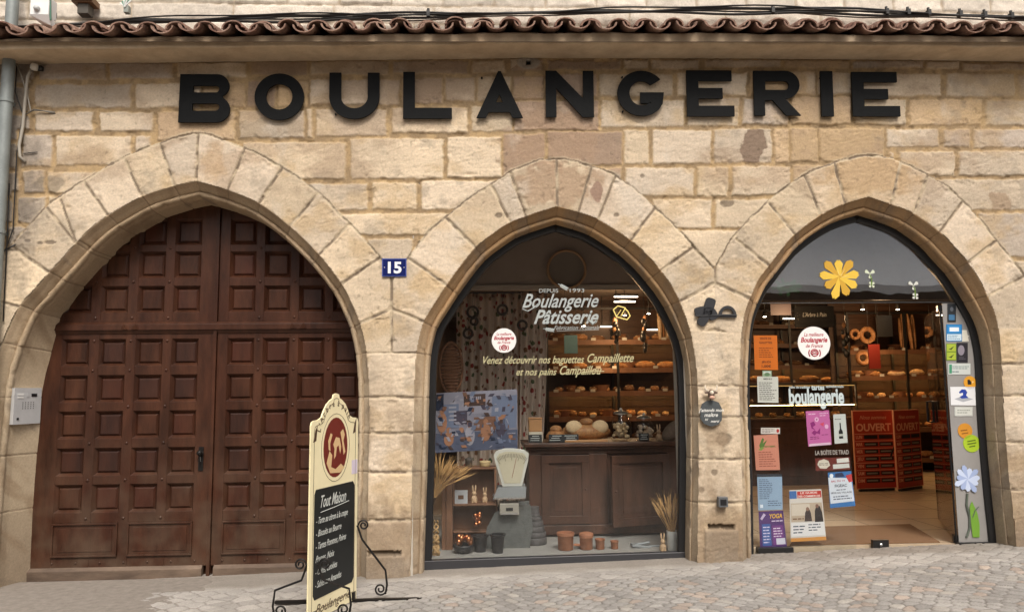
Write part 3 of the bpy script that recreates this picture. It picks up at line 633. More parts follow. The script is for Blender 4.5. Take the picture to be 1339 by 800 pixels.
# ================================================================== GROUND
gm = mat('paving', (.3, .27, .24), .8, attr='tint', var=.26, vs=26, bump=.6, bs=120, spec=.3)
xs = np.arange(-6.5, 7.4, .011); ys = np.arange(-2.6, .50, .011); Xp, Yp = np.meshgrid(xs, ys)
def cells(X, Y, sx, sy, jit, seed):
    u = X / sx; v = Y / sy; u = u + .5 * (np.floor(v) % 2) * 0; iu = np.floor(u).astype(int); iv = np.floor(v).astype(int)
    T = np.random.RandomState(seed).rand(512, 512, 3); d1 = np.full(X.shape, 9.); d2 = d1.copy(); idd = np.zeros(X.shape, int)
    for a in (-1, 0, 1):
        for b in (-1, 0, 1):
            cu, cv = iu + a, iv + b; t = T[cu & 511, cv & 511]; qx = cu + .5 + .5 * (cv & 1) - .25 + (t[..., 0] - .5) * jit; qy = cv + .5 + (t[..., 1] - .5) * jit
            d = np.sqrt(((u - qx) * sx) ** 2 + ((v - qy) * sy) ** 2 * 1.3); w = d < d1; d2 = np.where(w, d1, np.minimum(d2, d)); idd = np.where(w, (cu & 511) * 512 + (cv & 511), idd); d1 = np.where(w, d, d1)
    return d2 - d1, T.reshape(-1, 3)[idd]
wob = (fbm(Xp * 1.3, Yp * 1.3, 400) - .5) * .12
ang = .5
U = Xp * math.cos(ang) + Yp * math.sin(ang) + wob; Vv = -Xp * math.sin(ang) + Yp * math.cos(ang) + wob
# the street: uneven sandstone cobbles laid in arcs;  the band at the wall's foot: narrow pale setts
arc = np.sqrt((((Xp + 3) % 1.7) - .85) ** 2 + .9 ** 2); dA, rA = cells(Xp + wob, Yp + .55 * arc + wob, .105, .072, .5, 401)
dB, rB = cells(Xp + wob * .3, Yp + wob * .2, .21, .075, .35, 402)
edge = -.40 - 1.1 * smooth(.4, -2.2, Xp) - .08 * fbm(Xp * 2, Yp * 0, 403); band = smooth(-.03, .05, Yp - edge)
dd = np.where(band > .5, dB, dA); rr = np.where((band > .5)[..., None], rB, rA)
e = smooth(.002, .016, dd)
relg = e * (.009 + (rr[..., 2] - .5) * .006) + (fbm(Xp * 9, Yp * 9, 404, 5) - .5) * .010 + (fbm(Xp * .9, Yp * .9, 405) - .5) * .03
slab = (Yp > -.16) & (Xp < 1.9); relg = np.where(slab, .006 + (fbm(Xp * 9, Yp * 9, 404, 5) - .5) * .006, relg)
cA = np.array((.33, .315, .295)) * (.84 + .32 * rA[..., 0])[..., None]; pk = (rA[..., 1] > .86)[..., None]; cA = np.where(pk, cA * np.array((1.16, 1.02, .93)), cA); pk = (rA[..., 1] < .13)[..., None]; cA = np.where(pk, cA * np.array((1.18, 1.16, 1.12)), cA)
cB = np.array((.40, .375, .345)) * (.84 + .3 * rB[..., 0])[..., None]
cg = cA * (1 - band[..., None]) + cB * band[..., None]; cg = cg * (.8 + .4 * fbm(Xp * 3, Yp * 3, 406, 5))[..., None]
cg = cg * e[..., None] + np.array((.16, .145, .13)) * np.where(band > .5, 1.3, 1.)[..., None] * (1 - e[..., None])
cg = np.where(slab[..., None], np.array((.44, .41, .37)) * (.75 + .5 * fbm(Xp * 4, Yp * 8, 407, 5))[..., None], cg)
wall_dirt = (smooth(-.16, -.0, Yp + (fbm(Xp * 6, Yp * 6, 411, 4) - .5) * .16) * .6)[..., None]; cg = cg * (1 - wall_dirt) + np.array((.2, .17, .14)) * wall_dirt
ok = np.ones((len(ys) - 1, len(xs) - 1), bool); yy = Yp[:-1, :-1]; xx = Xp[:-1, :-1]; ok &= ~((yy > .215) & (xx > -.7))
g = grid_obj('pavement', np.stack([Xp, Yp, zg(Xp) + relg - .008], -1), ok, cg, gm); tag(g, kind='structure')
b = MB(); b.add([(-60, -60, zg(-9) - .05), (60, -60, zg(9) - .05), (60, .3, zg(9) - .05), (-60, .3, zg(-9) - .05)], [(0, 1, 2, 3)])
st = b.build('street', mat('far_paving', (.25, .22, .19), .85, var=.3, vs=6, bump=.4, bs=20)); tag(st, kind='structure')
for v_ in st.data.vertices: pass

# ================================================================== SIGN LETTERS
def curve_mesh(polys, ext):
    cu = bpy.data.curves.new('c', 'CURVE'); cu.dimensions = '2D'; cu.fill_mode = 'BOTH'; cu.extrude = ext; cu.bevel_depth = .0
    for pl in polys:
        s = cu.splines.new('POLY'); s.points.add(len(pl) - 1)
        for i, (a, b_) in enumerate(pl): s.points[i].co = (a, b_, 0, 1)
        s.use_cyclic_u = True
    ob = bpy.data.objects.new('c', cu); COL.objects.link(ob); dg = C.evaluated_depsgraph_get(); me = bpy.data.meshes.new_from_object(ob.evaluated_get(dg))
    v = [tuple(q.co) for q in me.vertices]; f = [tuple(q.vertices) for q in me.polygons]; bpy.data.objects.remove(ob); bpy.data.curves.remove(cu); bpy.data.meshes.remove(me); return v, f
def arcp(cx, cy, rx, ry, a0, a1, n=14): return [(cx + rx * math.cos(math.radians(a0 + (a1 - a0) * i / n)), cy + ry * math.sin(math.radians(a0 + (a1 - a0) * i / n))) for i in range(n + 1)]
LET = {
 'B': [[(0, 0)] + arcp(.74, .27, .26, .27, -90, 62) + arcp(.74, .76, .24, .24, -62, 90) + [(.02, 1)], [(.27, .24)] + arcp(.72, .315, .075, .075, -90, 90, 6) + [(.27, .39)], [(.28, .62)] + arcp(.72, .69, .07, .07, -90, 90, 6) + [(.28, .76)]],
 'O': [arcp(.5, .5, .5, .5, 0, 350, 35), arcp(.5, .5, .265, .275, 0, 350, 27)],
 'U': [[(0, 1), (0, .48)] + arcp(.5, .48, .5, .48, 180, 360, 24) + [(1, 1), (.765, 1), (.765, .48)] + arcp(.5, .48, .265, .25, 360, 180, 18) + [(.235, 1)]],
 'L': [[(0, 0), (1, 0), (1, .23), (.24, .23), (.24, 1), (0, 1)]],
 'A': [[(0, 0), (.20, 0), (.265, .12), (.715, .12), (.775, 0), (1, 0), (.53, 1), (.47, 1)], [(.42, .33), (.57, .33), (.495, .50)]],
 'N': [[(0, 0), (.22, 0), (.22, .62), (.76, 0), (1, 0), (1, 1), (.78, 1), (.78, .40), (.22, 1), (0, 1)]],
 'G': [arcp(.52, .5, .52, .5, 38, 318, 34) + [(.97, .27), (1, .52), (.49, .52), (.49, .28), (.72, .28)] + arcp(.52, .5, .26, .27, 315, 42, 26)],
 'E': [[(0, 0), (1, 0), (1, .23), (.25, .23), (.25, .385), (.76, .385), (.76, .615), (.25, .615), (.25, .77), (.96, .77), (.96, 1), (0, 1)]],
 'R': [[(0, 0), (.23, 0), (.23, .34), (.40, .34), (.68, 0), (1, 0), (.67, .37)] + arcp(.68, .69, .31, .31, -75, 90) + [(0, 1)], [(.25, .57), (.66, .57)] + arcp(.66, .67, .10, .10, -90, 90, 8) + [(.25, .77)]],
 'I': [[(0, 0), (1, 0), (1, 1), (0, 1)]]}
LB = [('B', 232.5, 300, 97, 160), ('O', 332, 397, 96, 157), ('U', 430, 496, 95, 155.5), ('L', 527, 591, 94, 155), ('A', 623, 684, 93, 154), ('N', 714, 777, 92.5, 153), ('G', 808, 869, 92.5, 151.5), ('E', 899, 961, 92, 152), ('R', 987, 1048, 92.5, 151), ('I', 1075, 1091, 93, 152), ('E', 1116, 1178, 94, 152)]
sgm = mat('black_letter_paint', (.005, .0055, .006), .6, spec=.12, var=.3, vs=6, bump=.15, bs=60)
LT = 'BOULANGERIE'; desc = ['first letter of the sign, above the wooden gate', 'between the B and the U', 'between the O and the L', 'between the U and the A', 'between the L and the N', 'between the A and the G', 'between the N and the first E', 'between the G and the R', 'between the first E and the I', 'single upright stroke between the R and the last E', 'last letter of the sign at its right end']
for i, (ch, x0, x1, y0, y1) in enumerate(LB):
    v, f = curve_mesh(LET[ch], .5); Yf = -.044; a = P(x0, y1, Yf); b_ = P(x1, y1, Yf); c = P(x0, y0, Yf); ux = (b_ - a); uz = (c - a); uz.x *= .3
    m = MB(); m.add([a + ux * q[0] + uz * q[1] + Vector((0, .012 - q[2] * .018, 0)) for q in v], f)
    for q in ((.12, .12), (.12, .88)): m.tube([a + ux * (q[0] if ch != 'O' else .5) + uz * (q[1] if ch != 'O' else q[1]) + Vector((0, .02, 0)), a + ux * (q[0] if ch != 'O' else .5) + uz * q[1] + Vector((0, .07, 0))], .008)
    o = m.build('sign_letter', sgm, None, bevel=.0015, loc=(a.x, Yf, a.z)); tag(o, 'black letter %s, %s' % (ch, desc[i]), 'sign letter', 'black letters of the wall sign')

# ================================================================== HOUSE NUMBER
def rectpts(x0, y0, x1, y1, Y): return P(x0, y1, Y), P(x1, y1, Y), P(x0, y0, Y)
enb = mat('enamel_blue', '#17225c', .18, coat=.5); enw = mat('enamel_white', '#e8eaf0', .2, coat=.5); engr = mat('enamel_edge', '#4b5a9c', .2, coat=.5)
a, b_, c = rectpts(499.5, 338, 531.5, 361.5, -.022); ux = (b_ - a).normalized(); uz = Vector((0, 0, 1)); W = (b_ - a).length; H = (c - a).length
m = MB(); m.prism([a, b_, b_ + uz * H, c], (0, .012, 0), engr); q = .008
m.prism([a + ux * q + uz * q + Vector((0, -.003, 0)), b_ - ux * q + uz * q + Vector((0, -.003, 0)), b_ - ux * q + uz * (H - q) + Vector((0, -.003, 0)), a + ux * q + uz * (H - q) + Vector((0, -.003, 0))], (0, .004, 0), enb)
m.text('15', a + ux * W * .52 + uz * H * .2 + Vector((0, -.004, 0)), ux, uz, H * .86, enw, bold=.035, th=.001, fit=W * .56)
for sx in (.1, .9): m.ball(a + ux * W * sx + uz * H * .5 + Vector((0, -.004, 0)), .004, enw, 6, 4)
o = m.build('house_number', None, None, loc=(a + b_) / 2); tag(o, 'small blue enamel plate with white number 15 on the arch stones', 'number plate')

# ================================================================== INTERCOM on the left reveal
alu = mat('brushed_alu', (.60, .61, .62), .38, metal=.25, var=.1, vs=5); dk = flat('#1c1c1e', .4); wh = flat('#e4e4e2', .5)
p0 = P(22, 530, .10); p1 = P(57, 530, .36); d = Vector((p1.x - p0.x, .26, 0)); Lp = d.length; d.normalize(); nn = Vector((d.y, -d.x, 0)) ; zt = P(57, 507, .36).z; zb2 = P(57, 553, .36).z
m = MB(); q0 = Vector((p0.x, .10, zb2)); q0 -= nn * .028; hh = zt - zb2
m.prism([q0, q0 + d * Lp, q0 + d * Lp + Vector((0, 0, hh)), q0 + Vector((0, 0, hh))], -nn * .05, alu)
def ip(u, v, w, h, mm, t=.003):
    s = q0 + d * (u * Lp) + Vector((0, 0, v * hh)) + nn * .001; m.prism([s, s + d * w * Lp, s + d * w * Lp + Vector((0, 0, h * hh)), s + Vector((0, 0, h * hh))], nn * t, mm)
ip(.1, .80, .22, .045, wh); ip(.1, .72, .22, .045, wh); ip(.62, .76, .2, .08, dk); ip(.45, .75, .08, .09, alu); ip(.12, .12, .07, .06, dk)
for i in range(5):
    for j in range(4): ip(.30 + .1 * i, .42 + .055 * j, .025, .02, dk, .001)
o = m.build('intercom', None, None, bevel=.001, loc=q0); tag(o, 'brushed steel intercom plate set in the stone reveal left of the gate', 'intercom')

# ================================================================== THINGS ON THE PIERS
m = MB(); Y0 = -.03
def disc(m, poly, Y, t, mm=None): m.prism([P(a, b, Y) for a, b in poly], (0, t, 0), mm)
def rot_poly(cx, cy, w, h, ang, n=16, p=2.6):
    out = []
    for i in range(n):
        t = 2 * math.pi * i / n; x = abs(math.cos(t)) ** (2 / p) * math.copysign(w / 2, math.cos(t)); y = abs(math.sin(t)) ** (2 / p) * math.copysign(h / 2, math.sin(t))
        ca, sa = math.cos(ang), math.sin(ang); out.append((cx + x * ca - y * sa, cy + x * sa + y * ca))
    return out
for cx, cy, w, h, an in ((928.5, 397.5, 13, 16, .3), (916, 407, 14, 12, -.2), (921, 416, 12, 21, .55), (932, 411, 12, 14, -.5), (926, 408, 12, 12, 0)):
    disc(m, rot_poly(cx, cy, w, h, an, p=4), Y0, .02)
m2 = [(939.5, 414.5)] + [(951.5 + 12 * math.cos(math.radians(t)), 414 - 14.5 * math.sin(math.radians(t))) for t in range(180, -1, -15)] + [(963.5, 415)]
inner = [(959, 410.5)] + [(951.5 + 7.5 * math.cos(math.radians(t)), 410 - 6.5 * math.sin(math.radians(t))) for t in range(0, 181, 20)] + [(944, 410.5)]
v, f = curve_mesh([[(a, -b) for a, b in m2], [(a, -b) for a, b in inner]], .5); m.add([P(q[0], -q[1], Y0) + Vector((0, .01 - q[2] * .02, 0)) for q in v], f)
m.tube([P(909, 413, Y0 - .004), P(964, 412, Y0 - .004)], .004)
m.tube([P(928, 410, Y0), P(928, 410, .02)], .006); m.tube([P(951, 402, Y0), P(951, 402, .02)], .006)
o = m.build('wall_emblem', mat('emblem_black', (.02, .021, .025), .5, bump=.1), None, bevel=.001, loc=P(935, 410, 0)); tag(o, 'black cut metal emblem of lobed leaves and a half ring on the pier', 'emblem')

sl = mat('slate', (.06, .07, .075), .6, var=.2, vs=12, bump=.2)
m = MB(); pl = [(918, 528), (924, 524), (932, 523), (940, 526), (944, 534), (944, 549), (939, 555), (930, 557.5), (921, 554), (916, 547), (916, 536)]
m.prism([P(a, b, -.035) for a, b in pl], (0, .012, 0), sl); ch = flat('#e9e9e4', .8)
for t, px_, py_, s_ in (("J'attends mon", 930, 538, .03), ('maître', 930, 544.5, .035), ('ici', 924, 549.5, .022), ('merci', 935, 552, .024)): m.text(t, P(px_, py_, -.0365), (1, 0, 0), (0, 0, 1), s_ * 1.25, ch, shear=.3, bold=.01, th=.0008)
SLT = m.build('slate_sign', None, None, loc=P(930, 530, 0)); tag(SLT, 'small rounded slate with chalk writing under a horned cow head, hung on the pier', 'sign')
m = MB(); c = P(930, 515, -.05); br = mat('cow_brown', (.12, .075, .055), .6); pkm = flat('#c9a08c', .6); cr = flat('#d9cdbb', .7)
m.ball(c, .034, br, 12, 8, (.85, .7, 1.1)); m.ball(c + Vector((0, -.02, -.028)), .022, pkm, 10, 6, (1.1, .8, .7)); m.ball(c + Vector((0, -.018, .012)), .018, cr, 8, 6)
for s_ in (-1, 1):
    m.tube([c + Vector((s_ * .022, 0, .025)), c + Vector((s_ * .045, 0, .035)), c + Vector((s_ * .052, -.004, .062)), c + Vector((s_ * .046, -.006, .078))], [.010, .009, .006, .002], cr); m.ball(c + Vector((s_ * .036, 0, .012)), .014, br, 8, 5, (1.5, .5, .7)); m.ball(c + Vector((s_ * .012, -.025, .01)), .004, dk, 6, 4)
m.tube([c, c + Vector((0, .03, -.05))], .004, dk); m.build('cow_head', None, SLT, smooth=True)
m = MB(); c = P(944.5, 655.5, -.03); m.box(c, (.078, .06, .082), mat('box_grey', '#5d6063', .4)); m.box(c + Vector((0, -.032, 0)), (.05, .006, .05), dk); o = m.build('outlet_box', None, None, bevel=.004, loc=c); tag(o, 'small dark grey socket box low on the pier beside the entrance', 'socket')

# ================================================================== PIPE, WIRES
zn = mat('zinc', (.23, .255, .25), .55, metal=.25, var=.2, vs=3, bump=.15)
c = P(-3, 200, -.17); m = MB(); 
m.tube([(c.x, -.10, .0), (c.x, -.10, 7)], .048, None, 20); 
for z in (1.2, 2.9, 4.0, 5.4): m.tube([(c.x, -.10, z), (c.x, -.10, z + .03)], .054, None, 20); m.box((c.x, -.03, z + .015), (.03, .14, .03))
o = m.build('drainpipe', zn, None, smooth=True, auto=40, loc=(c.x, -.10, 0)); tag(o, 'grey zinc drainpipe down the left edge of the facade', 'drainpipe')
pv = mat('grey_conduit', '#a39c90', .5); wr = flat('#1e1d1c', .5); wr2 = flat('#6b665e', .6)
m = MB(); m.tube([P(44, 86, -.03), P(36, 100, -.03), P(33, 130, -.03), P(30, 165, -.03), P(25, 190, -.03), P(26, 205, -.03), P(33, 212, -.01)], .013, pv)
m.tube([P(20, 80, -.02), P(28, 100, -.03), P(36, 125, -.02), P(40, 145, -.02), P(55, 145, -.02), P(72, 147, .0)], .006, pv); m.tube([P(30, 152, -.02), P(45, 143, -.03), P(60, 146, -.02), P(75, 150, .01)], .005, wr2)
m.tube([P(22, 84, -.02), P(20, 120, -.03), P(30, 150, -.03), P(22, 200, -.02), P(19, 260, -.02), P(17, 300, -.02), P(8, 325, -.02), P(0, 335, -.02)], .005, wr); m.tube([P(5, 328, -.02), P(20, 320, -.02)], .007, wr)
m.tube([P(31, 201, -.01), P(49, 199, -.01)], .004, wr); m.tube([P(12, 240, -.03), P(10, 300, -.03), P(4, 420, -.03)], .005, wr)
o = m.build('wall_cable', None, None, smooth=True, loc=P(30, 150, 0)); tag(o, 'loose conduit and thin wires on the stones beside the drainpipe', 'cable')
m = MB(); c = P(45, 88, -.06); m.lathe(c, [(.004, .034), (.024, .028), (.033, .01), (.033, -.012), (.022, -.026), (.004, -.03)], flat('#c9c4ba', .5)); m.box(c + Vector((.03, .02, -.002)), (.05, .04, .035), wr); o = m.build('sensor', None, None, smooth=True, loc=c); tag(o, 'small pale round sensor on a dark bracket under the left end of the eave', 'sensor')
m = MB(); random.seed(3)
for k, (yo, sag, Y) in enumerate(((0, 2.5, -.06), (2.0, -1, -.04), (4, 2, -.05), (5.5, -2, -.03), (-1.5, 3, -.07), (1, 0, -.02))):
    pts = []
    for i in range(60):
        x = -120 + i * 27; base = np.interp(x, [-120, 0, 110, 160, 350, 640, 800, 1040, 1200, 1339, 1480], [40, 36, 30, 26, 23, 17, 13, 12, 17, 22, 26]); y = base + yo + sag * math.sin(x / 97. + k * 1.9) * .9 + 1.3 * math.sin(x / 31. + k)
        pts.append(P(x, y, Y))
    m.tube(pts, (.010, .007, .011, .006, .007, .008)[k], wr if k != 3 else wr2, 6)
for x in (1159, 1187, 1214, 1255, 1287, 1322, 560, 1010): 
    y = np.interp(x, [560, 1040, 1200, 1339], [19, 14, 17, 22]); c = P(x, y, -.05); m.box(c, (.028, .05, .05), wr); m.tube([c + Vector((0, 0, 0)), c + Vector((0, 0, .05))], .012, wr)
o = m.build('cable_bundle', None, None, smooth=False, loc=P(670, 18, 0)); tag(o, 'sagging bundle of black cables along the wall above the roof tiles', 'cable')
m = MB(); c = P(57, 12, -.16); m.box(c, (.15, .12, .16), wh); m.prism([c + Vector((-.075, -.06, -.08)), c + Vector((.075, -.06, -.08)), c + Vector((.075, -.02, -.15)), c + Vector((.0, -.02, -.13))], (0, .08, 0), wh); m.ball(c + Vector((-.015, -.07, -.03)), .026, flat('#b9bcbc', .4), 10, 6); m.tube([c + Vector((.07, -.04, .1)), c + Vector((.085, -.04, -.12))], .008, flat('#3f6b58', .5)); m.box(c + Vector((0, .1, .02)), (.05, .12, .05), wr)
o = m.build('lamp_housing', None, None, bevel=.004, loc=c); tag(o, 'white wall fixture with a round button above the left end of the roof', 'lamp')
m = MB(); c = P(112, 7, -.05); bk = flat('#6e5238', .6); m.box(c + Vector((0, 0, .02)), (.17, .14, .05), bk); m.box(c + Vector((.0, 0, -.05)), (.09, .09, .09), flat('#4b463e', .6)); m.tube([c + Vector((-.1, -.08, .02)), c + Vector((.1, -.08, .02))], .014, bk)
o = m.build('cable_junction_box', None, None, bevel=.003, loc=c); tag(o, 'brown junction box on the upper wall, right of the white fixture', 'junction box')
m = MB(); c = P(165, 9, -.05); gr = flat('#5e8a78', .5)
for k in range(5): m.tube([c + Vector((-.05 + .02 * k, -.01 * k, .03 + .01 * k)), c + Vector((0, -.03, -.02)), c + Vector((.05 - .015 * k, -.02, .05))], .007, gr if k % 2 else wh)
m.box(c + Vector((.01, 0, -.03)), (.04, .05, .06), flat('#8a8f88', .5)); o = m.build('cable_splice', None, None, loc=c); tag(o, 'knot of green and white wires above the roof near its left end', 'cable')

# ================================================================== PAVEMENT BOARD
A = P(405, 680, -1.24); B_ = P(467, 660, -.64); gz = zg(-1.2); bu = Vector((B_.x - A.x, B_.y - A.y, 0)); BW = bu.length; bu.normalize(); bn = Vector((bu.y, -bu.x, 0)); BH = P(403, 551, -1.24).z - gz - .02; o0 = Vector((A.x, A.y, gz + .02))
def bp(u, v, off=0.): return o0 + bu * (u * BW) + Vector((0, 0, v)) + bn * off
crm = mat('cream_enamel', '#f3e8c0', .32, var=.05, vs=4); ink = flat('#4a3524', .5); bdm = mat('chalk_black', '#14191b', .5, var=.15, vs=7); chk = flat('#c9cdc8', .9); rdm = flat('#6e1f18', .45); crl = flat('#d9b98a', .5)
K = BW
out = [(0, .0), (1, 0)] + [(1, BH - .03)] + [(.985, BH - .008), (.95, BH)] + [(.87, BH + .004), (.80, BH + .02)] + [(.76, BH + .06)] + [(.70, BH + .105), (.62, BH + .135), (.57, BH + .145), (.555, BH + .172), (.5, BH + .18), (.445, BH + .172), (.43, BH + .145), (.38, BH + .135), (.30, BH + .105), (.24, BH + .06), (.20, BH + .02), (.13, BH + .004), (.05, BH), (.015, BH - .008), (0, BH - .03)]
BRD = empty('pavement_sign', (o0.x, o0.y, gz)); tag(BRD, 'cream easel board with a red oval emblem and chalk menu standing before the gate', 'sign board')
m = MB(); m.prism([bp(u, v, -.010) for u, v in out], bn * .010, crm); m.build('panel', None, BRD, bevel=.003)
m = MB(); e1 = .0012
inn = [(.5 + (u - .5) * .88, max(.06, v - .03)) for u, v in out]; m.tube([bp(u, v, e1) for u, v in inn] + [bp(*inn[0], e1)], .0016, ink, 4)
s = "L'Arbre à pain"; n = len(s); w_ = [.5 if ch in " 'li" else 1.0 for ch in s]; tot = sum(w_); acc = 0
for ch, w in zip(s, w_):
    t = (acc + w / 2) / tot; acc += w; th = math.radians(168 - 136 * t); R_ = .205
    uu = .5 + R_ * 1.04 * math.cos(th) / K; vv = BH - .135 + R_ * 1.12 * math.sin(th); ta = th - math.pi / 2
    ux = bu * math.cos(ta) + Vector((0, 0, math.sin(ta))); uz = -bu * math.sin(ta) + Vector((0, 0, math.cos(ta))); m.text(ch, bp(uu, vv, e1), ux, uz, .058, ink, th=.0006, bold=.008)
m.text('Boulangerie', bp(.5, .035, e1), bu, (0, 0, 1), .085, ink, shear=.4, th=.0006, fit=.46)
ov = lambda ru, rv, n=28: [(.5 + ru * math.cos(2 * math.pi * i / n) / K, BH - .19 + rv * math.sin(2 * math.pi * i / n)) for i in range(n)]
m.tube([bp(u, v, e1) for u, v in ov(.190, .232)] + [bp(*ov(.190, .232)[0], e1)], .0014, ink, 4)
m.prism([bp(u, v, .0) for u, v in ov(.163, .205)], bn * .0012, rdm)
# the emblem: a bent baker with a long peel before an oven, cut in cream
for pl in ([(.30, -.10), (.36, -.02), (.42, -.05), (.40, -.13), (.50, -.15), (.62, -.12), (.70, -.15), (.60, -.18), (.38, -.17)], [(.44, .02), (.50, .07), (.58, .06), (.62, .0), (.60, -.05), (.56, .01), (.52, .0), (.50, -.06), (.46, -.08), (.47, -.01)], [(.60, .10), (.66, .12), (.70, .08), (.67, .04), (.72, -.04), (.68, -.06), (.64, .03)], [(.33, .05), (.38, .10), (.42, .09), (.37, .03), (.38, -.02), (.34, -.01)]):
    m.prism([bp(.5 + (u - .5) * .95, BH - .19 + v, .0012) for u, v in pl], bn * .0008, crl)
m.prism([bp(u, v, 0) for u, v in ((.86, BH - .30), (.99, BH - .30), (.99, BH - .40), (.86, BH - .40))], bn * .0015, flat('#d6cbdc', .5))
for u, v in ((.08, BH - .08), (.92, BH - .05)): m.prism([bp(u - .04, v - .06, 0), bp(u + .02, v - .05, 0), bp(u + .04, v + .05, 0), bp(u, v + .02, 0)], bn * .001, ink)
m.build('printing', None, BRD)
m = MB(); bt, bb_ = BH - .45, .13; rc = .03
bl = [(.08, bb_ + rc), (.11, bb_), (.89, bb_), (.93, bb_ + rc), (.93, bt - rc), (.89, bt), (.11, bt), (.08, bt - rc)]
m.prism([bp(u, v, .0) for u, v in bl], bn * .0022, bdm)
m.text('Tout Maison', bp(.47, bt - .125, .0024), bu, (0, 0, 1), .115, chk, shear=.5, bold=.004, th=.0006, fit=.34)
m.tube([bp(.2, bt - .155, .003), bp(.5, bt - .145, .003), bp(.8, bt - .13, .003)], .0022, chk, 4)
for i, t in enumerate(('- Tarte au citron à la coupe', '- Biscuits au Beurre', '- Tartes Pommes, Poires', '  Prunes, Noix', '- Cakes, Cookies', '- Sablés aux Amandes')): m.text(t, bp(.12, bt - .225 - .082 * i, .0024), bu, (0, 0, 1), .062, chk, shear=.45, bold=.002, th=.0006, align='l', fit=(.42, .33, .40, .24, .28, .34)[i])
m.build('chalkboard', None, BRD)
m = MB()
def spiral(c, du, r, turns, s0, sg=1): return [c + du * (r * (1 - .75 * i / 26) * math.cos(s0 + sg * turns * 2 * math.pi * i / 26)) + Vector((0, 0, r * (1 - .75 * i / 26) * math.sin(s0 + sg * turns * 2 * math.pi * i / 26))) for i in range(27)]
for (end, uu) in ((0, .10), (1, .93)):
    cpt = bp(uu, 0, -.012); cx_ = Vector((1, 0, 0)) if end else Vector((1, -.06, 0)); z0 = gz + .02
    base = Vector((cpt.x, cpt.y, z0)); m.box(base + Vector((-.02, 0, -.004)), (1.04, .035, .018), None, None); m.box(base + Vector((0, 0, .03)), (.05, .05, .05))
    for s_ in (-1, 1):
        dx = Vector((s_, 0, 0)); top = base + dx * .035 + Vector((0, 0, .52 if end else .36)); low = base + dx * .24 + Vector((0, 0, .07))
        m.tube([top, top + dx * .035 - Vector((0, 0, .10)), low + Vector((0, 0, .13)), low + dx * .012 + Vector((0, 0, .03)), low - Vector((0, 0, .035))], .0075)
        m.tube(spiral(top + dx * .045, dx, .038, 1.6, math.pi, -1), .0065); m.tube(spiral(low - dx * .035 - Vector((0, 0, .0)), dx, .045, 1.6, 0, -1), .0065)
m.build('iron_stand', iron_m, BRD, smooth=True, auto=40)

# ================================================================== THE OTHER SIDE OF THE STREET, mirrored in the glass
pw = mat('pale_render', (.55, .53, .50), .9, var=.12, vs=2); dw = flat('#2a2624', .4); aw = mat('awning_cloth', (.88, .88, .88), .8, var=.15, vs=3, stretch=(4, 1, 1), bump=.6, bs=6)
m = MB(); y = -11.2
m.bb(-9, 16, y - 6, y - 2, -.4, 7.2, mat('street_render', (.20, .16, .13), .9, var=.3, vs=2))
for i in range(9):
    x = -8 + i * 2.6; m.bb(x, x + 1.7, y - 2.01, y - 1.98, .4, 2.9, dw)
m.bb(-9, 16, y - 2, y - 1.75, 3.2, 3.3, dw); m.bb(-9, 16, y - 2, y - 1.7, 7.1, 7.2, pw)
OP = m.build('opposite_building', None, None, loc=(0, y, 0)); tag(OP, 'brown building across the street, seen only as a reflection in the glass', 'building')
m = MB(); m.prism([(4.2, y - 2, 6.3), (4.2, y + 1.3, 3.85), (4.2, y + 1.3, 3.68), (4.2, y - 2, 6.2)], (9.0, 0, 0), aw); m.build('awning', None, OP)

# ================================================================== LIGHT
w = bpy.data.worlds.new('World'); SC.world = w; w.use_nodes = True; nt = w.node_tree; bg = nt.nodes['Background']; sk = nt.nodes.new('ShaderNodeTexSky'); sk.sky_type = 'NISHITA'; sk.sun_disc = False
SE, SA = 50, 168
sk.sun_elevation = math.radians(SE); sk.sun_rotation = math.radians(SA); sk.air_density = 1.0; sk.dust_density = 4.0; sk.ozone_density = .6
wt = nt.nodes.new('ShaderNodeVectorMath'); wt.operation = 'MULTIPLY'; wt.inputs[1].default_value = (1.04, .99, .935); hs = nt.nodes.new('ShaderNodeHueSaturation'); hs.inputs['Saturation'].default_value = .35; nt.links.new(sk.outputs[0], hs.inputs['Color']); nt.links.new(hs.outputs[0], wt.inputs[0]); nt.links.new(wt.outputs[0], bg.inputs[0]); bg.inputs[1].default_value = .14
sd_ = bpy.data.lights.new('sun', 'SUN'); sd_.energy = 1.6; sd_.angle = math.radians(17); sd_.color = (1, .94, .86); so = bpy.data.objects.new('sun', sd_); COL.objects.link(so)
sdir = Vector((math.sin(math.radians(SA)) * math.cos(math.radians(SE)), math.cos(math.radians(SA)) * math.cos(math.radians(SE)), math.sin(math.radians(SE)))); so.rotation_euler = sdir.to_track_quat('Z', 'Y').to_euler()
SC.view_settings.view_transform = 'Standard'; SC.view_settings.look = 'None'; SC.view_settings.exposure = 0.47; SC.view_settings.gamma = 1.0
SC.cycles.use_denoising = True; SC.cycles.max_bounces = 8; SC.cycles.transparent_max_bounces = 24; SC.cycles.diffuse_bounces = 3; SC.cycles.glossy_bounces = 4
SC.cycles.sample_clamp_indirect = 4.0; SC.cycles.caustics_reflective = False; SC.cycles.caustics_refractive = False
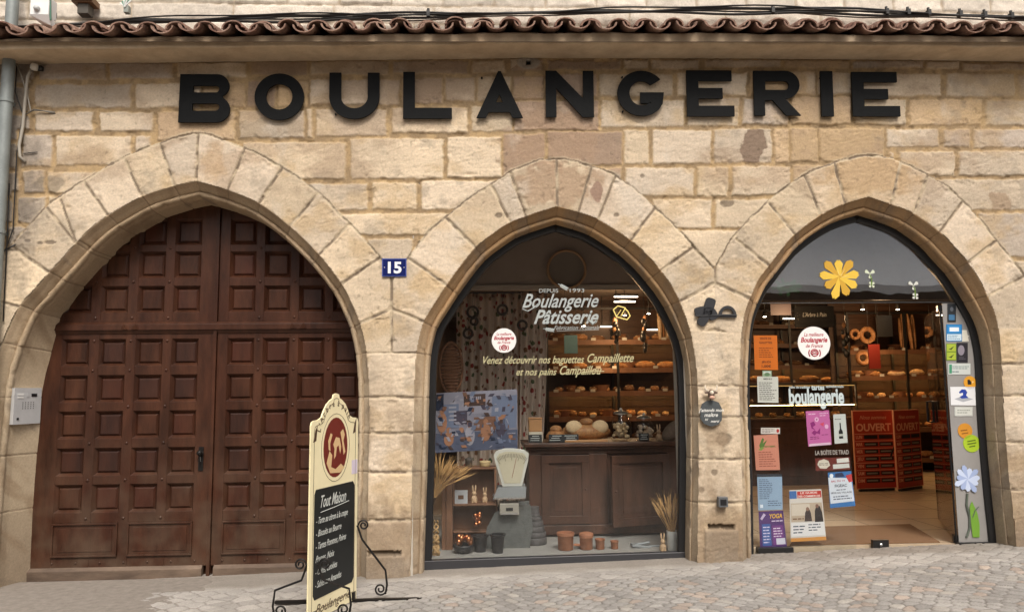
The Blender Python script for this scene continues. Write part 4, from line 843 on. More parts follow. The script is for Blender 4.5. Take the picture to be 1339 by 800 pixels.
# ================================================================== SHOP INTERIOR SHELL
FZ = .225
rx0, ry1, cz = P(566, 500, .75).x - .12, 8.2, 3.35
flo = mat('floor_tile', (.52, .41, .29), .28, var=.12, vs=5, coat=.1); pal = mat('pale_wall', (.48, .44, .38), .8, var=.08, vs=2); dkw = mat('brown_wall', (.07, .045, .032), .6, var=.3, vs=3); ceil_m = mat('ceiling_paint', (.16, .13, .11), .8)
slat = mat('slat_wood', (.07, .034, .018), .5, var=.35, vs=3, stretch=(.25, 1, 1), bump=.15, bs=30)
m = MB(); m.bb(1.95, 9.0, .262, ry1, FZ - .1, FZ); m.bb(rx0, 1.95, 2.3, ry1, FZ - .1, FZ)
o = m.build('floor', flo, BLD)
m = MB(); gl = mat('tile_grout', (.2, .15, .10), .8)
for i in range(12): m.bb(rx0 + 2.6 + i * .6, rx0 + 2.606 + i * .6, .3, ry1, FZ - .01, FZ + .0012)
for j in range(13): m.bb(2.2, 9.0, .3 + j * .6, .306 + j * .6, FZ - .01, FZ + .0016)
m.build('floor_joint', gl, BLD)
m = MB(); m.bb(rx0 - .1, rx0, .02, 2.6, 0, cz); m.build('interior_wall', pal, BLD)
m = MB(); m.bb(rx0 - .1, rx0, 2.6, ry1, 0, cz); m.bb(rx0, 9.0, ry1, ry1 + .1, 0, cz); m.prism([(4.68, .02, 0), (7.7, 4.6, 0), (7.7, ry1, 0), (7.85, ry1, 0), (7.85, 4.5, 0), (4.83, .02, 0)], (0, 0, cz)); m.build('interior_wall', dkw, BLD)
m = MB(); m.bb(1.80, 2.28, .20, .55, 0, cz); m.build('interior_pier', pal, BLD)
m = MB(); m.bb(rx0 - .1, 9.0, .02, ry1 + .1, cz, cz + .1); m.bb(rx0 - .1, 9.0, 1.9, ry1, 2.98, 3.02); m.build('ceiling', ceil_m, BLD)
bz = P(741, 377, 1.25).z
m = MB(); m.bb(rx0, 1.8, 1.25, 1.33, bz, cz, mat('bulkhead_paint', (.38, .28, .22), .75, var=.12, vs=2)); m.bb(rx0, 1.8, 1.22, 1.25, bz - .02, bz + .035, mat('bead', (.45, .36, .28), .6)); m.bb(rx0, 1.8, 1.21, 1.26, bz + .62, bz + .70, mat('white_band', (.7, .68, .65), .6))  # last box: pale band across the upper bulkhead
m.bb(2.28, 5.6, 1.4, 1.46, P(1120, 392, 1.4).z, cz, mat('bulkhead_brown', (.10, .07, .055), .6, var=.2, vs=3)); m.build('bulkhead', None, BLD, bevel=.004)
# the raised board of the window display
pm = mat('display_board', (.30, .29, .27), .6, var=.1, vs=4); m = MB(); DZ = P(720, 734, .5).z
DZ = sillz + .018
m.bb(rx0, 1.95, .27, 2.3, DZ - .08, DZ + .0, pm); o = m.build('display_floor', None, BLD, bevel=.004)
dark_wood = mat('dark_wood', (.048, .022, .013), .45, var=.4, vs=3, bump=.2, bs=30, stretch=(1, 1, .3), col2=(.10, .045, .026)); mid_wood = mat('mid_wood', (.17, .08, .04), .5, var=.3, vs=4, bump=.15, bs=40, stretch=(1, 1, .3)); steelb = mat('rack_black', (.012, .011, .01), .4)
warm = (1.0, .55, .20)
def lamp(name, m, es, col=(1, .78, .5)): return mat(name, (.12, .09, .06), .5, emit=col, es=es)
led = lamp('warm_led', None, 15, (1, .56, .18)); led2 = lamp('case_led', None, .7, (1, .55, .16)); ledw = lamp('white_led', None, 6, (1, .86, .68)); spot_e = lamp('spot_lens', None, 30, (1, .85, .65))
def GP(px_, py_, Y): return P(px_, py_, Y)
def thing(o, name_label, cat, grp=None): return tag(o, name_label, cat, grp)

# ---- things in the middle window ------------------------------------------------
# cabinet
Yc = 1.15; x0, x1 = P(692, 640, Yc).x, P(889, 640, Yc).x; z1 = P(790, 579, Yc).z; z0 = DZ
CAB = empty('sideboard', ((x0 + x1) / 2, Yc, z0)); tag(CAB, 'dark brown wooden sideboard with one door ajar behind the window display', 'sideboard')
m = MB(); W = x1 - x0; yb = Yc + .5; lz = max(z0 + .02, P(790, 704, Yc).z)
m.bb(x0, x1, Yc + .03, yb, lz, z1 - .02); m.bb(x0 - .02, x1 + .03, Yc - .02, yb, lz + .0, lz + .09); m.bb(x0, x0 + .12, Yc, Yc + .04, lz + .09, z1 - .1); m.bb(x1 - .12, x1, Yc, Yc + .04, lz + .09, z1 - .1); xm = x0 + W * .46; m.bb(xm - .09, xm + .09, Yc, Yc + .04, lz + .09, z1 - .1); m.bb(x0, x1, Yc - .004, Yc + .04, z1 - .10, z1 - .03)
for xx in (x0 + .06, x1 - .06): m.box((xx, Yc + .05, z0 + .03), (.1, .1, .07))
m.build('body', dark_wood, CAB, bevel=.006)
m = MB(); m.bb(x0 - .05, x1 + .04, Yc - .07, yb + .02, z1 - .03, z1 + .012); m.bb(x0 - .03, x1 + .02, Yc - .045, yb, z1 - .055, z1 - .03); m.build('top', dark_wood, CAB, bevel=.008)
def cdoor(a, b_, zz0, zz1, ang, hinge_right):
    m = MB(); w = b_ - a; h = zz1 - zz0; s = .075
    m.box((w / 2, .008, s / 2), (w, .034, s)); m.box((w / 2, .008, h - s / 2), (w, .034, s)); m.box((s / 2, .0085, h / 2), (s, .032, h - .01)); m.box((w - s / 2, .0085, h / 2), (s, .032, h - .01)); m.box((w / 2, .018, h / 2), (w - .12, .012, h - .12)); m.box((w / 2, .014, h / 2), (w - .24, .016, h - .24)); m.ball((s / 2 if hinge_right else w - s / 2, -.008, h * .5), .012, None, 8, 6)
    o = m.build('door', dark_wood, None, bevel=.004)
    if hinge_right: o.data.transform(Matrix.Translation((-w, 0, 0))); o.rotation_euler.z = ang; o.location = Vector((b_, Yc - .006, zz0)) - wloc(CAB)
    else: o.location = Vector((a, Yc - .006, zz0)) - wloc(CAB); o.rotation_euler.z = ang
    o.parent = CAB; return o
cdoor(x0 + .12, xm - .09, lz + .10, z1 - .11, 0, False); cdoor(xm + .07, x1 - .10, lz + .09, z1 - .11, math.radians(17), True)
# items on the sideboard
Ys = Yc + .10; zt = z1 + .013
cork = flat('#b5885c', .7); crust = mat('crust', (.28, .115, .035), .6, var=.5, vs=14, bump=.5, bs=40, col2=(.42, .22, .09)); pale_cr = mat('pale_crust', (.62, .45, .26), .7, var=.2, vs=10, bump=.3); brd = flat('#171b1e', .6); jar_g = glass_mat('jar_glass', (.93, .94, .93)); jlid = mat('jar_lid', (.55, .55, .53), .3, metal=.9); lab = flat('#cfc7b4', .7)
def chalk_card(px_, w, label, Y=Ys - .10):
    c = P(px_, 578, Y); m = MB(); m.box((c.x, Y, zt + .04), (w, .008, .075), brd, Matrix.Rotation(-.15, 3, 'X'))
    for k in range(3): m.box((c.x + random.uniform(-.01, .01), Y - .006 - .003 * (1 - k), zt + .022 + .02 * k), (w * random.uniform(.5, .8), .001, .005), chk, Matrix.Rotation(-.15, 3, 'X'))
    o = m.build('chalk_card', None, None, loc=(c.x, Y, zt)); tag(o, label, 'price card', 'small chalk cards on the sideboard')
chalk_card(700, .13, 'small black chalk card before the cork-lidded packet, leftmost on the sideboard'); chalk_card(727, .14, 'small black chalk card before the round boule, second from the left'); chalk_card(746, .16, 'small black chalk card before the big cut loaf, third from the left'); chalk_card(842, .10, 'small black chalk card leaning on the right glass jar')
def at(px_, Y, z): return Vector((P(px_, 570, Y).x, Y, z))
c = at(700, Ys, zt); m = MB(); m.bb(c.x - .07, c.x + .07, c.y - .04, c.y + .05, zt, zt + .10, lab); m.bb(c.x - .065, c.x + .065, c.y - .035, c.y + .045, zt + .10, zt + .22, cork); m.bb(c.x - .07, c.x + .07, c.y - .04, c.y + .05, zt + .222, zt + .24, cork); o = m.build('packet', None, None, bevel=.006, loc=c); tag(o, 'tan packet with a pale foot standing at the left end of the sideboard', 'packet')
c = at(727, Ys, zt); m = MB(); m.lathe(c, [(.06, 0), (.10, .03), (.10, .06), (.07, .10), (.01, .115)], crust, 16); m.ball(c + Vector((0, 0, .12)), .05, crust, 12, 8, (1.2, 1, .8)); o = m.build('boule', None, None, smooth=True, loc=c); tag(o, 'dark round topped bread on the sideboard beside the packet', 'bread')
c = at(766, Ys + .05, zt); m = MB(); m.ball(c + Vector((0, 0, .09)), .2, crust, 20, 12, (1.25, .7, .45))
for s_ in (-1, 1): m.ball(c + Vector((s_ * .13, -.09, .14)), .085, pale_cr, 14, 8, (1, .45, .8))
m.ball(c + Vector((.0, -.05, .19)), .07, crust, 12, 8, (1, .8, .55)); o = m.build('country_loaf', None, None, smooth=True, loc=c); tag(o, 'big brown loaf showing two pale cut halves on the sideboard', 'bread')
c = at(760, Ys - .05, zt); m = MB(); m.box(c + Vector((.04, -.03, .01)), (.42, .10, .02), cork); o = m.build('bread_board', None, None, bevel=.003, loc=c); tag(o, 'flat tan board in front of the big cut loaf', 'board')
def jar(px_, r, h, fill, label):
    c = at(px_, Ys, zt); J = empty('glass_jar', c); tag(J, label, 'jar'); m = MB(); m.lathe(c, [(r * .86, 0), (r, .02), (r * 1.02, h * .55), (r * .8, h * .82), (r * .62, h * .9), (r * .62, h)], None, 24); m.build('body', jar_g, J, smooth=True, auto=50)
    m = MB(); m.lathe(c, [(r * .70, h * .96), (r * .74, h * 1.0), (r * .66, h * 1.05), (r * .3, h * 1.10), (r * .1, h * 1.12)], None, 24); m.ball(c + Vector((0, 0, h * 1.15)), r * .16, None, 10, 6); m.build('lid', jlid, J, smooth=True, auto=50)
    m = MB(); rs = random.Random(int(px_))
    for k in range(34): a = rs.uniform(0, 6.28); q = r * .72 * math.sqrt(rs.random()); m.ball(c + Vector((q * math.cos(a), q * math.sin(a), rs.uniform(.03, h * .62))), r * rs.uniform(.2, .3), None, 7, 5, (1, .7, .8))
    m.build('biscuits', fill, J, smooth=True)
jar(812.5, .105, .27, pale_cr, 'left glass biscuit jar with metal lid on the sideboard'); jar(842.5, .10, .225, mat('meringue', (.55, .42, .30), .6, bump=.3), 'right glass biscuit jar with metal lid, beside the standing rabbit')
rab = mat('rabbit_biscuit', (.50, .34, .20), .6, var=.2, vs=10)
def rabbit(px_, py_foot, Y, h, label, z=None):
    c = P(px_, py_foot, Y); z = c.z if z is None else z; c = Vector((c.x, Y, z)); m = MB()
    m.lathe(c, [(h * .15, 0), (h * .20, h * .05), (h * .19, h * .25), (h * .11, h * .40), (h * .09, h * .45)], None, 14); m.ball(c + Vector((0, -h * .02, h * .52)), h * .14, None, 12, 8, (1, 1, .95))
    for s_ in (-1, 1):
        m.tube([c + Vector((s_ * h * .05, 0, h * .6)), c + Vector((s_ * h * .08, 0, h * .78)), c + Vector((s_ * h * .09, .002, h * .95)), c + Vector((s_ * h * .08, .002, h))], [h * .035, h * .055, h * .04, h * .008]); m.ball(c + Vector((s_ * h * .1, -h * .16, h * .04)), h * .06, None, 8, 5); m.ball(c + Vector((s_ * h * .11, -h * .12, h * .26)), h * .05, None, 8, 5, (1, 1, 1.7))
    o = m.build('rabbit_figure', rab, None, smooth=True, auto=60, loc=c); tag(o, label, 'rabbit figure', 'tan rabbit figures in the window')
rabbit(861.5, 576, Ys, .16, 'tan rabbit figure standing right of the glass jars on the sideboard', zt)
c = at(880, Ys, zt + .09); m = MB(); m.ball(c, .14, mat('sack', (.20, .15, .11), .9, var=.3, vs=12, bump=.5), 16, 10, (1.0, .5, .55), Matrix.Rotation(-.75, 3, 'Y')); m.tube([c + Vector((.06, -.02, .10)), c + Vector((.09, -.03, .14))], [.03, .045], MATS['sack']); o = m.build('grain_sack', None, None, smooth=True, loc=c); tag(o, 'small stuffed cloth sack leaning at the right end of the sideboard', 'sack')

# curtain (two drops)
cur = bpy.data.materials.new('floral_curtain'); cur.use_nodes = True; nt2 = cur.node_tree; N = nt2.nodes; L = nt2.links; bs_ = N['Principled BSDF']; bs_.inputs['Roughness'].default_value = .9
tc = N.new('ShaderNodeTexCoord'); vo = N.new('ShaderNodeTexVoronoi'); vo.inputs['Scale'].default_value = 12; vo.inputs['Randomness'].default_value = .75; L.new(tc.outputs['Object'], vo.inputs['Vector'])
nz = N.new('ShaderNodeTexNoise'); nz.inputs['Scale'].default_value = 30; L.new(tc.outputs['Object'], nz.inputs['Vector']); ad = N.new('ShaderNodeMath'); ad.operation = 'MULTIPLY_ADD'; ad.inputs[1].default_value = .55; L.new(nz.outputs['Fac'], ad.inputs[0]); L.new(vo.outputs['Distance'], ad.inputs[2])
rp = N.new('ShaderNodeValToRGB'); rp.color_ramp.elements[0].position = .58; rp.color_ramp.elements[1].position = .62; rp.color_ramp.elements[0].color = (1, 1, 1, 1); rp.color_ramp.elements[1].color = (0, 0, 0, 1); L.new(ad.outputs[0], rp.inputs[0])
r2 = N.new('ShaderNodeValToRGB'); r2.color_ramp.interpolation = 'CONSTANT'; sx = N.new('ShaderNodeSeparateColor'); L.new(vo.outputs['Color'], sx.inputs[0]); L.new(sx.outputs[0], r2.inputs[0])
for i, (p_, c_) in enumerate(((0, (.32, .04, .03)), (.35, (.10, .13, .06)), (.6, (.22, .11, .05)), (.8, (.30, .17, .12)))):
    el = r2.color_ramp.elements[i] if i < 2 else r2.color_ramp.elements.new(p_); el.position = p_; el.color = (*c_, 1)
mx = N.new('ShaderNodeMix'); mx.data_type = 'RGBA'; mx.inputs[6].default_value = (.72, .60, .50, 1); L.new(rp.outputs[0], mx.inputs[0]); L.new(r2.outputs[0], mx.inputs[7]); L.new(mx.outputs[2], bs_.inputs['Base Color'])
def drape(pxs, zt_, zb_, Y, n=60, amp=.03, fr=9, top_in=None):
    m = MB(); vs = []; fs = []; K = 24
    for k in range(K + 1):
        t = k / K; z = zt_ + (zb_ - zt_) * t; a, b_ = pxs(t)
        for i in range(n + 1):
            u = i / n; x = a + (b_ - a) * u; y = Y + amp * math.sin(u * fr * 2 * math.pi + .6 * math.sin(t * 3)) + .008 * math.sin(u * 41 + t * 6); vs.append((x, y, z))
    for k in range(K):
        for i in range(n): q = k * (n + 1) + i; fs.append((q, q + 1, q + n + 2, q + n + 1))
    m.add(vs, fs); return m
Yk = 1.95; a, b_, c_ = P(597, 450, Yk).x, P(714, 420, Yk).x, P(690, 580, Yk).x; ztc, zbc = P(650, 384, Yk).z, FZ + .1
m = drape(lambda t: (a, P(690, 450, Yk).x + .0 * t), ztc, zbc, Yk, amp=.035, fr=8); o = m.build('curtain', cur, None, smooth=True, loc=(a, Yk, zbc)); sm = o.modifiers.new('s', 'SOLIDIFY'); sm.thickness = .004; tag(o, 'wide cream curtain printed with small red and green motifs, left side of the window', 'curtain')
a2 = P(682, 450, Yk - .1).x; m = drape(lambda t: (a2 - .05 * t, P(716 - 16 * t * t, 450, Yk - .1).x), ztc, zbc, Yk - .1, n=30, amp=.03, fr=3.5); o = m.build('curtain', cur, None, smooth=True, loc=(a2, Yk - .1, zbc)); sm = o.modifiers.new('s', 'SOLIDIFY'); sm.thickness = .004; tag(o, 'narrow drawn-back curtain of the same print beside the bread racks', 'curtain')
m = MB(); m.tube([P(590, 383, Yk), P(720, 382, Yk)], .012, steelb); o = m.build('curtain_rod', None, None, loc=P(590, 383, Yk)); tag(o, 'thin black rod carrying the printed curtains', 'rod')
# sieve on the bulkhead
c = P(741, 352, 1.19); R_ = .19; ring = [c + Vector((R_ * math.cos(t * math.pi / 20), 0, R_ * math.sin(t * math.pi / 20))) for t in range(41)]; m = MB(); m.tube(ring, .013, cork, 8, False); m.lathe(c + Vector((0, .03, 0)), [(R_, 0), (R_, .012)], mat('sieve_mesh', (.26, .20, .15), .8, bump=.5, bs=200), 32, axis='y'); m.tube([q + Vector((0, .05, 0)) for q in ring], .010, cork, 8, False); o = m.build('flour_sieve', None, None, smooth=True, auto=50, loc=c); tag(o, 'round flour sieve hung on the wall at the top of the window', 'sieve')
# oval basket on the pale wall
c = P(590, 481, .95); c.x = rx0 + .03; c = P(590, 481, 1.1); m = MB(); ww = mat('wicker', (.22, .10, .05), .7, var=.3, vs=30, bump=.8, bs=90)
for k in range(15):
    t = -1 + 2 * (k + .5) / 15; m.ball(c + Vector((0, .01, t * .235)), .02, ww, 12, 6, (5.2 * math.sqrt(1 - t * t) + .3, 1, 1.0))
rim = [c + Vector((.11 * math.cos(q * math.pi / 16), -.015, .25 * math.sin(q * math.pi / 16))) for q in range(33)]; m.tube(rim, .012, ww, 8, False); o = m.build('proving_basket', None, None, smooth=True, loc=c); tag(o, 'tall oval wicker proving basket hanging at the left edge of the window', 'basket')
# hanging baking moulds
for i, (x_, y_, r_, lb) in enumerate(((618, 408, .055, 'small ring mould hanging highest before the curtain'), (612, 436, .045, 'ring mould hanging under the small one at the left of the curtain'), (657, 405, .05, 'ring mould hanging at the middle of the curtain'), (683, 425, .045, 'ring mould hanging at the right of the curtain'), (620, 420, .035, 'tiny ring mould between two others before the curtain'))):
    c = P(x_, y_, 1.5); m = MB(); m.tube([c + Vector((r_ * math.cos(q * math.pi / 9), 0, r_ * math.sin(q * math.pi / 9))) for q in range(19)], .013, mat('old_tin', (.06, .05, .045), .4, metal=.5), 8, False); m.tube([c + Vector((0, 0, r_)), Vector((c.x, c.y, ztc))], .002, steelb, 5); m.ball(c + Vector((r_ * .3, 0, -r_ * .9)), .02, MATS['old_tin'], 8, 6)
    o = m.build('hanging_mould', None, None, smooth=True, loc=c); tag(o, lb, 'baking mould', 'moulds hanging before the curtain')
# illustrated panel
Yp_ = .95; a = P(567, 592, Yp_); b_ = P(677, 586, Yp_); cc_ = P(567, 514, Yp_); rnd_ = random.Random(5)
ux = b_ - a; uz = cc_ - a; m = MB(); nrm = Vector((0, -1, 0))
def q4(u0, v0, u1, v1, mm, off, sk=0.): m.add([a + ux * (u0) + uz * v0 + nrm * off, a + ux * (u1) + uz * v0 + nrm * off, a + ux * (u1 + sk) + uz * v1 + nrm * off, a + ux * (u0 + sk) + uz * v1 + nrm * off], [(0, 1, 2, 3)], mm)
def q5(u, v, ru, rv, mm, off): m.add([a + ux * (u + ru * math.cos(t * math.pi / 6)) + uz * (v + rv * math.sin(t * math.pi / 6)) + nrm * off for t in range(12)], [tuple(range(12))], mm)
m.prism([a, a + ux, a + ux + uz, a + uz], (0, .01, 0), flat('#8b8a98', .35)); pc = [flat(h_, .35) for h_ in ('#5b6278', '#9796a4', '#83604f', '#ab7d62', '#51403c', '#a5a4b0', '#303a50', '#76819a', '#514c5c')]
q4(0, 0, 1, .32, pc[0], .002); q4(0, .62, 1, 1, pc[1], .002); q4(.0, .7, .12, .98, pc[6], .003); q4(.36, .75, .62, .95, pc[4], .003); q4(.68, .35, .98, .9, pc[7], .003, .02); q4(.48, .34, .74, .56, pc[2], .004); q4(.1, .4, .3, .8, pc[7], .003); q4(.24, .45, .4, .68, pc[8], .004)
for k in range(5): q4(.18 + .0 * k, .52 + .07 * k, .27, .55 + .07 * k, pc[5], .0045)
for (u, v, h1, c1) in ((.1, .5, .17, 3), (.43, .26, .17, 5), (.33, .2, .13, 0), (.8, .35, .14, 8), (.62, .3, .15, 3), (.18, .22, .12, 3)): q5(u, v, .06, h1, pc[c1], .005); q5(u, v + h1 + .03, .03, .045, pc[3], .006)
for k in range(150): u, v = rnd_.random() * .94, rnd_.random() * .92; q4(u, v, u + rnd_.uniform(.01, .06), v + rnd_.uniform(.01, .08), rnd_.choice(pc), .0045 + k * .00005, rnd_.uniform(-.03, .03))
for k in range(6): q4(.44 + .022 * k, .86, .455 + .022 * k, .91, pc[5], .008)
o = m.build('illustrated_panel', None, None, loc=a); tag(o, 'blue and orange illustrated panel of an old bakehouse at lower left of the window', 'picture')
# shelf box
Yb = .62; x0, x1 = P(592, 640, Yb).x, P(649, 640, Yb).x; zz0, zz1 = P(620, 661, Yb).z, P(620, 611, Yb).z
m = MB(); t_ = .018; R_ = .20
m.bb(x0, x1, Yb, Yb + R_, zz0, zz0 + t_); m.bb(x0, x1, Yb, Yb + R_, zz1 - t_, zz1); m.bb(x0, x0 + t_, Yb + .002, Yb + R_, zz0 + t_, zz1 - t_); m.bb(x1 - t_, x1, Yb + .002, Yb + R_, zz0 + t_, zz1 - t_); m.bb(x0 + t_, x1 - t_, Yb + R_ - .012, Yb + R_, zz0 + t_, zz1 - t_)
m.bb(x0 - .06, x0 - .002, Yb + .01, Yb + R_, DZ, zz1 - .02); m.bb(x1 + .0, x1 + .012, Yb + .1, Yb + R_, DZ, zz0 + .02)
m.bb(x0 - .002, x1, Yb + R_, Yb + R_ + .012, DZ, zz0, None); m.bb(x0 - .1, x0 - .062, Yb + .02, Yb + R_, DZ, zz1 - .05, None); m.bb(x0, x1, Yb + .1, Yb + R_, DZ + .13, DZ + .145, None)
o = m.build('display_shelf', mid_wood, None, bevel=.003, loc=(x0, Yb, DZ)); tag(o, 'brown wooden box shelf on a side board, left of the old scales', 'shelf')
rabbit(620, 0, Yb + .08, .155, 'left tan rabbit figure inside the wooden box shelf', zz0 + t_); rabbit(634, 0, Yb + .08, .135, 'right tan rabbit figure inside the wooden box shelf', zz0 + t_)
for o_ in [q for q in bpy.data.objects if q.name.startswith('rabbit_figure')][-2:]: o_.location.x = P(620 if 'left tan' in o_['label'] else 634, 645, Yb + .08).x
c = P(602, 646, Yb + .05); m = MB(); m.bb(c.x - .065, c.x + .065, Yb + .02, Yb + .10, zz0 + t_, zz0 + t_ + .11, flat('#b9bcc0', .5)); m.bb(c.x - .02, c.x + .03, Yb + .016, Yb + .02, zz0 + t_ + .04, zz0 + t_ + .075, flat('#6b4a35', .5)); o = m.build('tin_box', None, None, bevel=.004, loc=c); tag(o, 'white tin box with a small brown label in the box shelf', 'box')
for i, (x_, r_, h_, mm, lb, cat_) in enumerate(((613, .033, .075, flat('#55504a', .4), 'small dark lidded jar on top of the box shelf', 'jar'), (634, .05, .05, flat('#c7b083', .5), 'low cream dish on top of the box shelf', 'dish'))):
    c = P(x_, 606, Yb + .07); c.z = zz1; m = MB(); m.lathe(c, [(r_ * .8, 0), (r_, .01), (r_, h_ * .75), (r_ * 1.08, h_ * .78), (r_ * 1.05, h_), (r_ * .4, h_ * 1.1)], mm, 18); o = m.build('storage_jar' if i == 0 else 'dish', None, None, smooth=True, auto=50, loc=c); tag(o, lb, cat_)
cop = mat('copper', (.62, .24, .10), .28, metal=1., bump=.3, bs=30)
c = P(624, 677, Yb + .05); m = MB(); m.tube([c + Vector((0, 0, .03)), Vector((c.x, c.y, zz0))], .002, steelb, 5)
for k in range(9): m.ball(c + Vector((random.uniform(-.025, .025), random.uniform(-.02, .02), -.05 + k * .011)), .022, cop, 8, 6)
o = m.build('copper_ornament', None, None, smooth=True, loc=c); tag(o, 'small copper cluster hanging under the box shelf', 'ornament')
# old scales
Yw = .68; c = P(664, 735, Yw); c.z = DZ; SCL = empty('shop_scales', c); tag(SCL, 'old shop scales with a cream fan dial over a grey body', 'scales')
gs = mat('grey_fabric', (.10, .105, .10), .8, var=.25, vs=8, bump=.4, bs=40); crd = mat('cream_dial', (.50, .46, .34), .35, var=.05); grm = mat('grey_metal', (.28, .30, .31), .4, metal=.2)
zp = lambda y: P(664, y, Yw).z; xp = lambda x: P(x, 650, Yw).x
m = MB(); m.add([], []); prof = [(656, 737), (634, 735), (636, 715), (640, 690), (650, 672), (668, 665), (690, 664), (692, 690), (688, 712), (690, 737), (668, 737), (666, 722), (658, 722)]
m.prism([Vector((xp(a_), Yw - .02, zp(b__))) for a_, b__ in prof], (0, .26, 0)); m.build('body', gs, SCL, bevel=.035)
m = MB(); fan = [(658, 634), (649, 604), (647, 595), (650, 590), (660, 587), (672, 587), (686, 589), (691, 593), (690, 602), (682, 634)]; m.prism([Vector((xp(a_), Yw - .03, zp(b__))) for a_, b__ in fan], (0, .05, 0)); m.build('dial_case', mat('dial_rim', (.55, .55, .5), .35), SCL, bevel=.006)
m = MB(); cx0, cy0 = 669.5, 610; m.prism([Vector((xp(cx0 + (a_ - cx0) * .86), Yw - .036, zp(cy0 + (b__ - cy0) * .88))) for a_, b__ in fan], (0, .008, 0)); m.build('dial', crd, SCL)
m = MB(); m.prism([Vector((xp(a_), Yw - .10, zp(b__))) for a_, b__ in ((645, 649), (686, 648), (687, 635), (651, 636))], (0, .2, 0)); m.build('weighing_plate', grm, SCL, bevel=.004)
m = MB(); m.bb(xp(653), xp(678), Yw - .09, Yw + .1, zp(671), zp(656)); m.bb(xp(657), xp(662), Yw - .02, Yw + .02, zp(674), zp(630)); m.build('price_head', mat('head_grey', (.30, .28, .24), .45), SCL, bevel=.005); m = MB(); m.bb(xp(661), xp(670), Yw - .094, Yw - .088, zp(665.5), zp(661.5)); m.build('counter_window', dk, SCL)
m = MB(); import_ = None; pv_ = (669.5, 628)
for k in range(21):
    t = math.radians(56 + 68 * k / 20); L0, L1 = (31, 36) if k % 5 else (27, 36); m.tube([Vector((xp(pv_[0] + L * math.cos(t)), Yw - .038, zp(pv_[1] - L * math.sin(t)))) for L in (L0, L1)], .0016, dk, 4)
m.tube([Vector((xp(pv_[0]), Yw - .04, zp(pv_[1] - 4))), Vector((xp(pv_[0] + 6), Yw - .04, zp(pv_[1] - 30)))], .0018, flat('#7a1d16', .4), 4); m.build('dial_marks', None, SCL)
m = MB(); m.bb(xp(646), xp(686), Yw - .104, Yw - .098, zp(650), zp(648)); m.bb(xp(655), xp(676), Yw - .096, Yw - .09, zp(670), zp(668.5)); m.build('chrome_trim', mat('chrome', (.7, .7, .7), .15, metal=1), SCL)
# ribbed churn, pots
c = P(699, 727, .85); c.z = DZ; m = MB(); pr = []; z = 0; 
for (r_, h_) in ((.115, .06), (.11, .05), (.095, .05), (.085, .045), (.07, .04), (.055, .025), (.05, .04), (.05, .025)):
    pr += [(r_ * .97, z), (r_, z + .006), (r_, z + h_ - .006), (r_ * .96, z + h_)]; z += h_
m.lathe(c, pr + [(.02, z)], mat('churn_grey', (.085, .08, .08), .6, var=.3, vs=12, bump=.3), 26); o = m.build('wooden_churn', None, None, smooth=True, auto=40, loc=c); tag(o, 'dark grey ribbed churn tapering upward, right of the scales', 'churn')
c = P(702, 731, .78); m = MB(); m.bb(c.x - .2, c.x + .2, .62, .98, DZ + .001, DZ + .02); 
for k in range(6): m.bb(c.x - .2, c.x + .2, .62 + .06 * k, .625 + .06 * k, DZ + .02, DZ + .024)
tc_ = mat('terracotta', (.34, .14, .07), .75, var=.25, vs=8, bump=.2); 
for i, (x_, r_, h_, hd, lb) in enumerate(((740, .075, .15, 0, 'largest terracotta pot, leftmost in the front row'), (767, .062, .125, 1, 'lidded terracotta pot with a side handle, second in the row'), (785, .043, .09, 0, 'small terracotta pot, third in the row'), (804, .035, .07, 0, 'smallest terracotta pot, right end of the row'))):
    c = P(x_, 730, .55); c.z = DZ; m = MB(); m.lathe(c, [(r_ * .8, 0), (r_ * .9, .006), (r_ * .95, h_ * .8), (r_ * 1.05, h_ * .84), (r_ * 1.05, h_), (r_ * .88, h_), (r_ * .85, h_ * .75)], tc_, 20)
    if hd: m.tube([c + Vector((-r_ * .9, 0, h_ * .3)), c + Vector((-r_ * 1.7, -.01, h_ * .35)), c + Vector((-r_ * 1.8, -.01, h_ * .3))], .012, tc_); m.lathe(c + Vector((0, 0, h_)), [(r_ * 1.08, 0), (r_, .015), (r_ * .5, .025)], tc_, 20)
    o = m.build('terracotta_pot', None, None, smooth=True, auto=50, loc=c); tag(o, lb, 'pot', 'terracotta pots on the window board')
bkp = mat('black_pot', (.02, .02, .022), .35)
for i, (x_, r_, h_, lb) in enumerate(((628, .07, .14, 'black pot left of the scales, beside the copper mould'), (651, .065, .16, 'black pot standing in front of the scales'))):
    c = P(x_, 735, .48 if i else .55); c.z = DZ; m = MB(); m.lathe(c, [(r_ * .7, 0), (r_ * .95, h_ * .9), (r_ * 1.12, h_ * .93), (r_ * 1.12, h_), (r_ * .85, h_), (r_ * .6, h_ * .3)], bkp, 20); o = m.build('black_pot', None, None, smooth=True, auto=50, loc=c); tag(o, lb, 'pot', 'black pots by the scales')
c = P(606, 730, .5); c.z = DZ; m = MB(); m.lathe(c, [(.05, 0), (.085, .03), (.095, .07), (.085, .075), (.06, .05)], bkp, 20); rs = random.Random(2)
for k in range(16): t = rs.uniform(0, 6.28); q = .065 * math.sqrt(rs.random()); m.ball(c + Vector((q * math.cos(t), q * math.sin(t), .09 + rs.uniform(0, .10 - q))), .024, cop, 10, 6, (1, 1, 1.3))
o = m.build('egg_bowl', None, None, smooth=True, loc=c); tag(o, 'dark bowl heaped with shiny copper eggs at the foot of the shelf', 'bowl')
c = P(568, 735, .42); m = MB()
for s_ in (-1, 1): m.tube([Vector((c.x + .015 + s_ * .018 * math.sin(k * .9), .42 + .012 * math.cos(k * .9), DZ + k * .0125)) for k in range(25)], [.022 * (1 - k / 32) for k in range(25)], mat('straw', (.42, .26, .11), .8, var=.3, vs=30, bump=.5), 8)
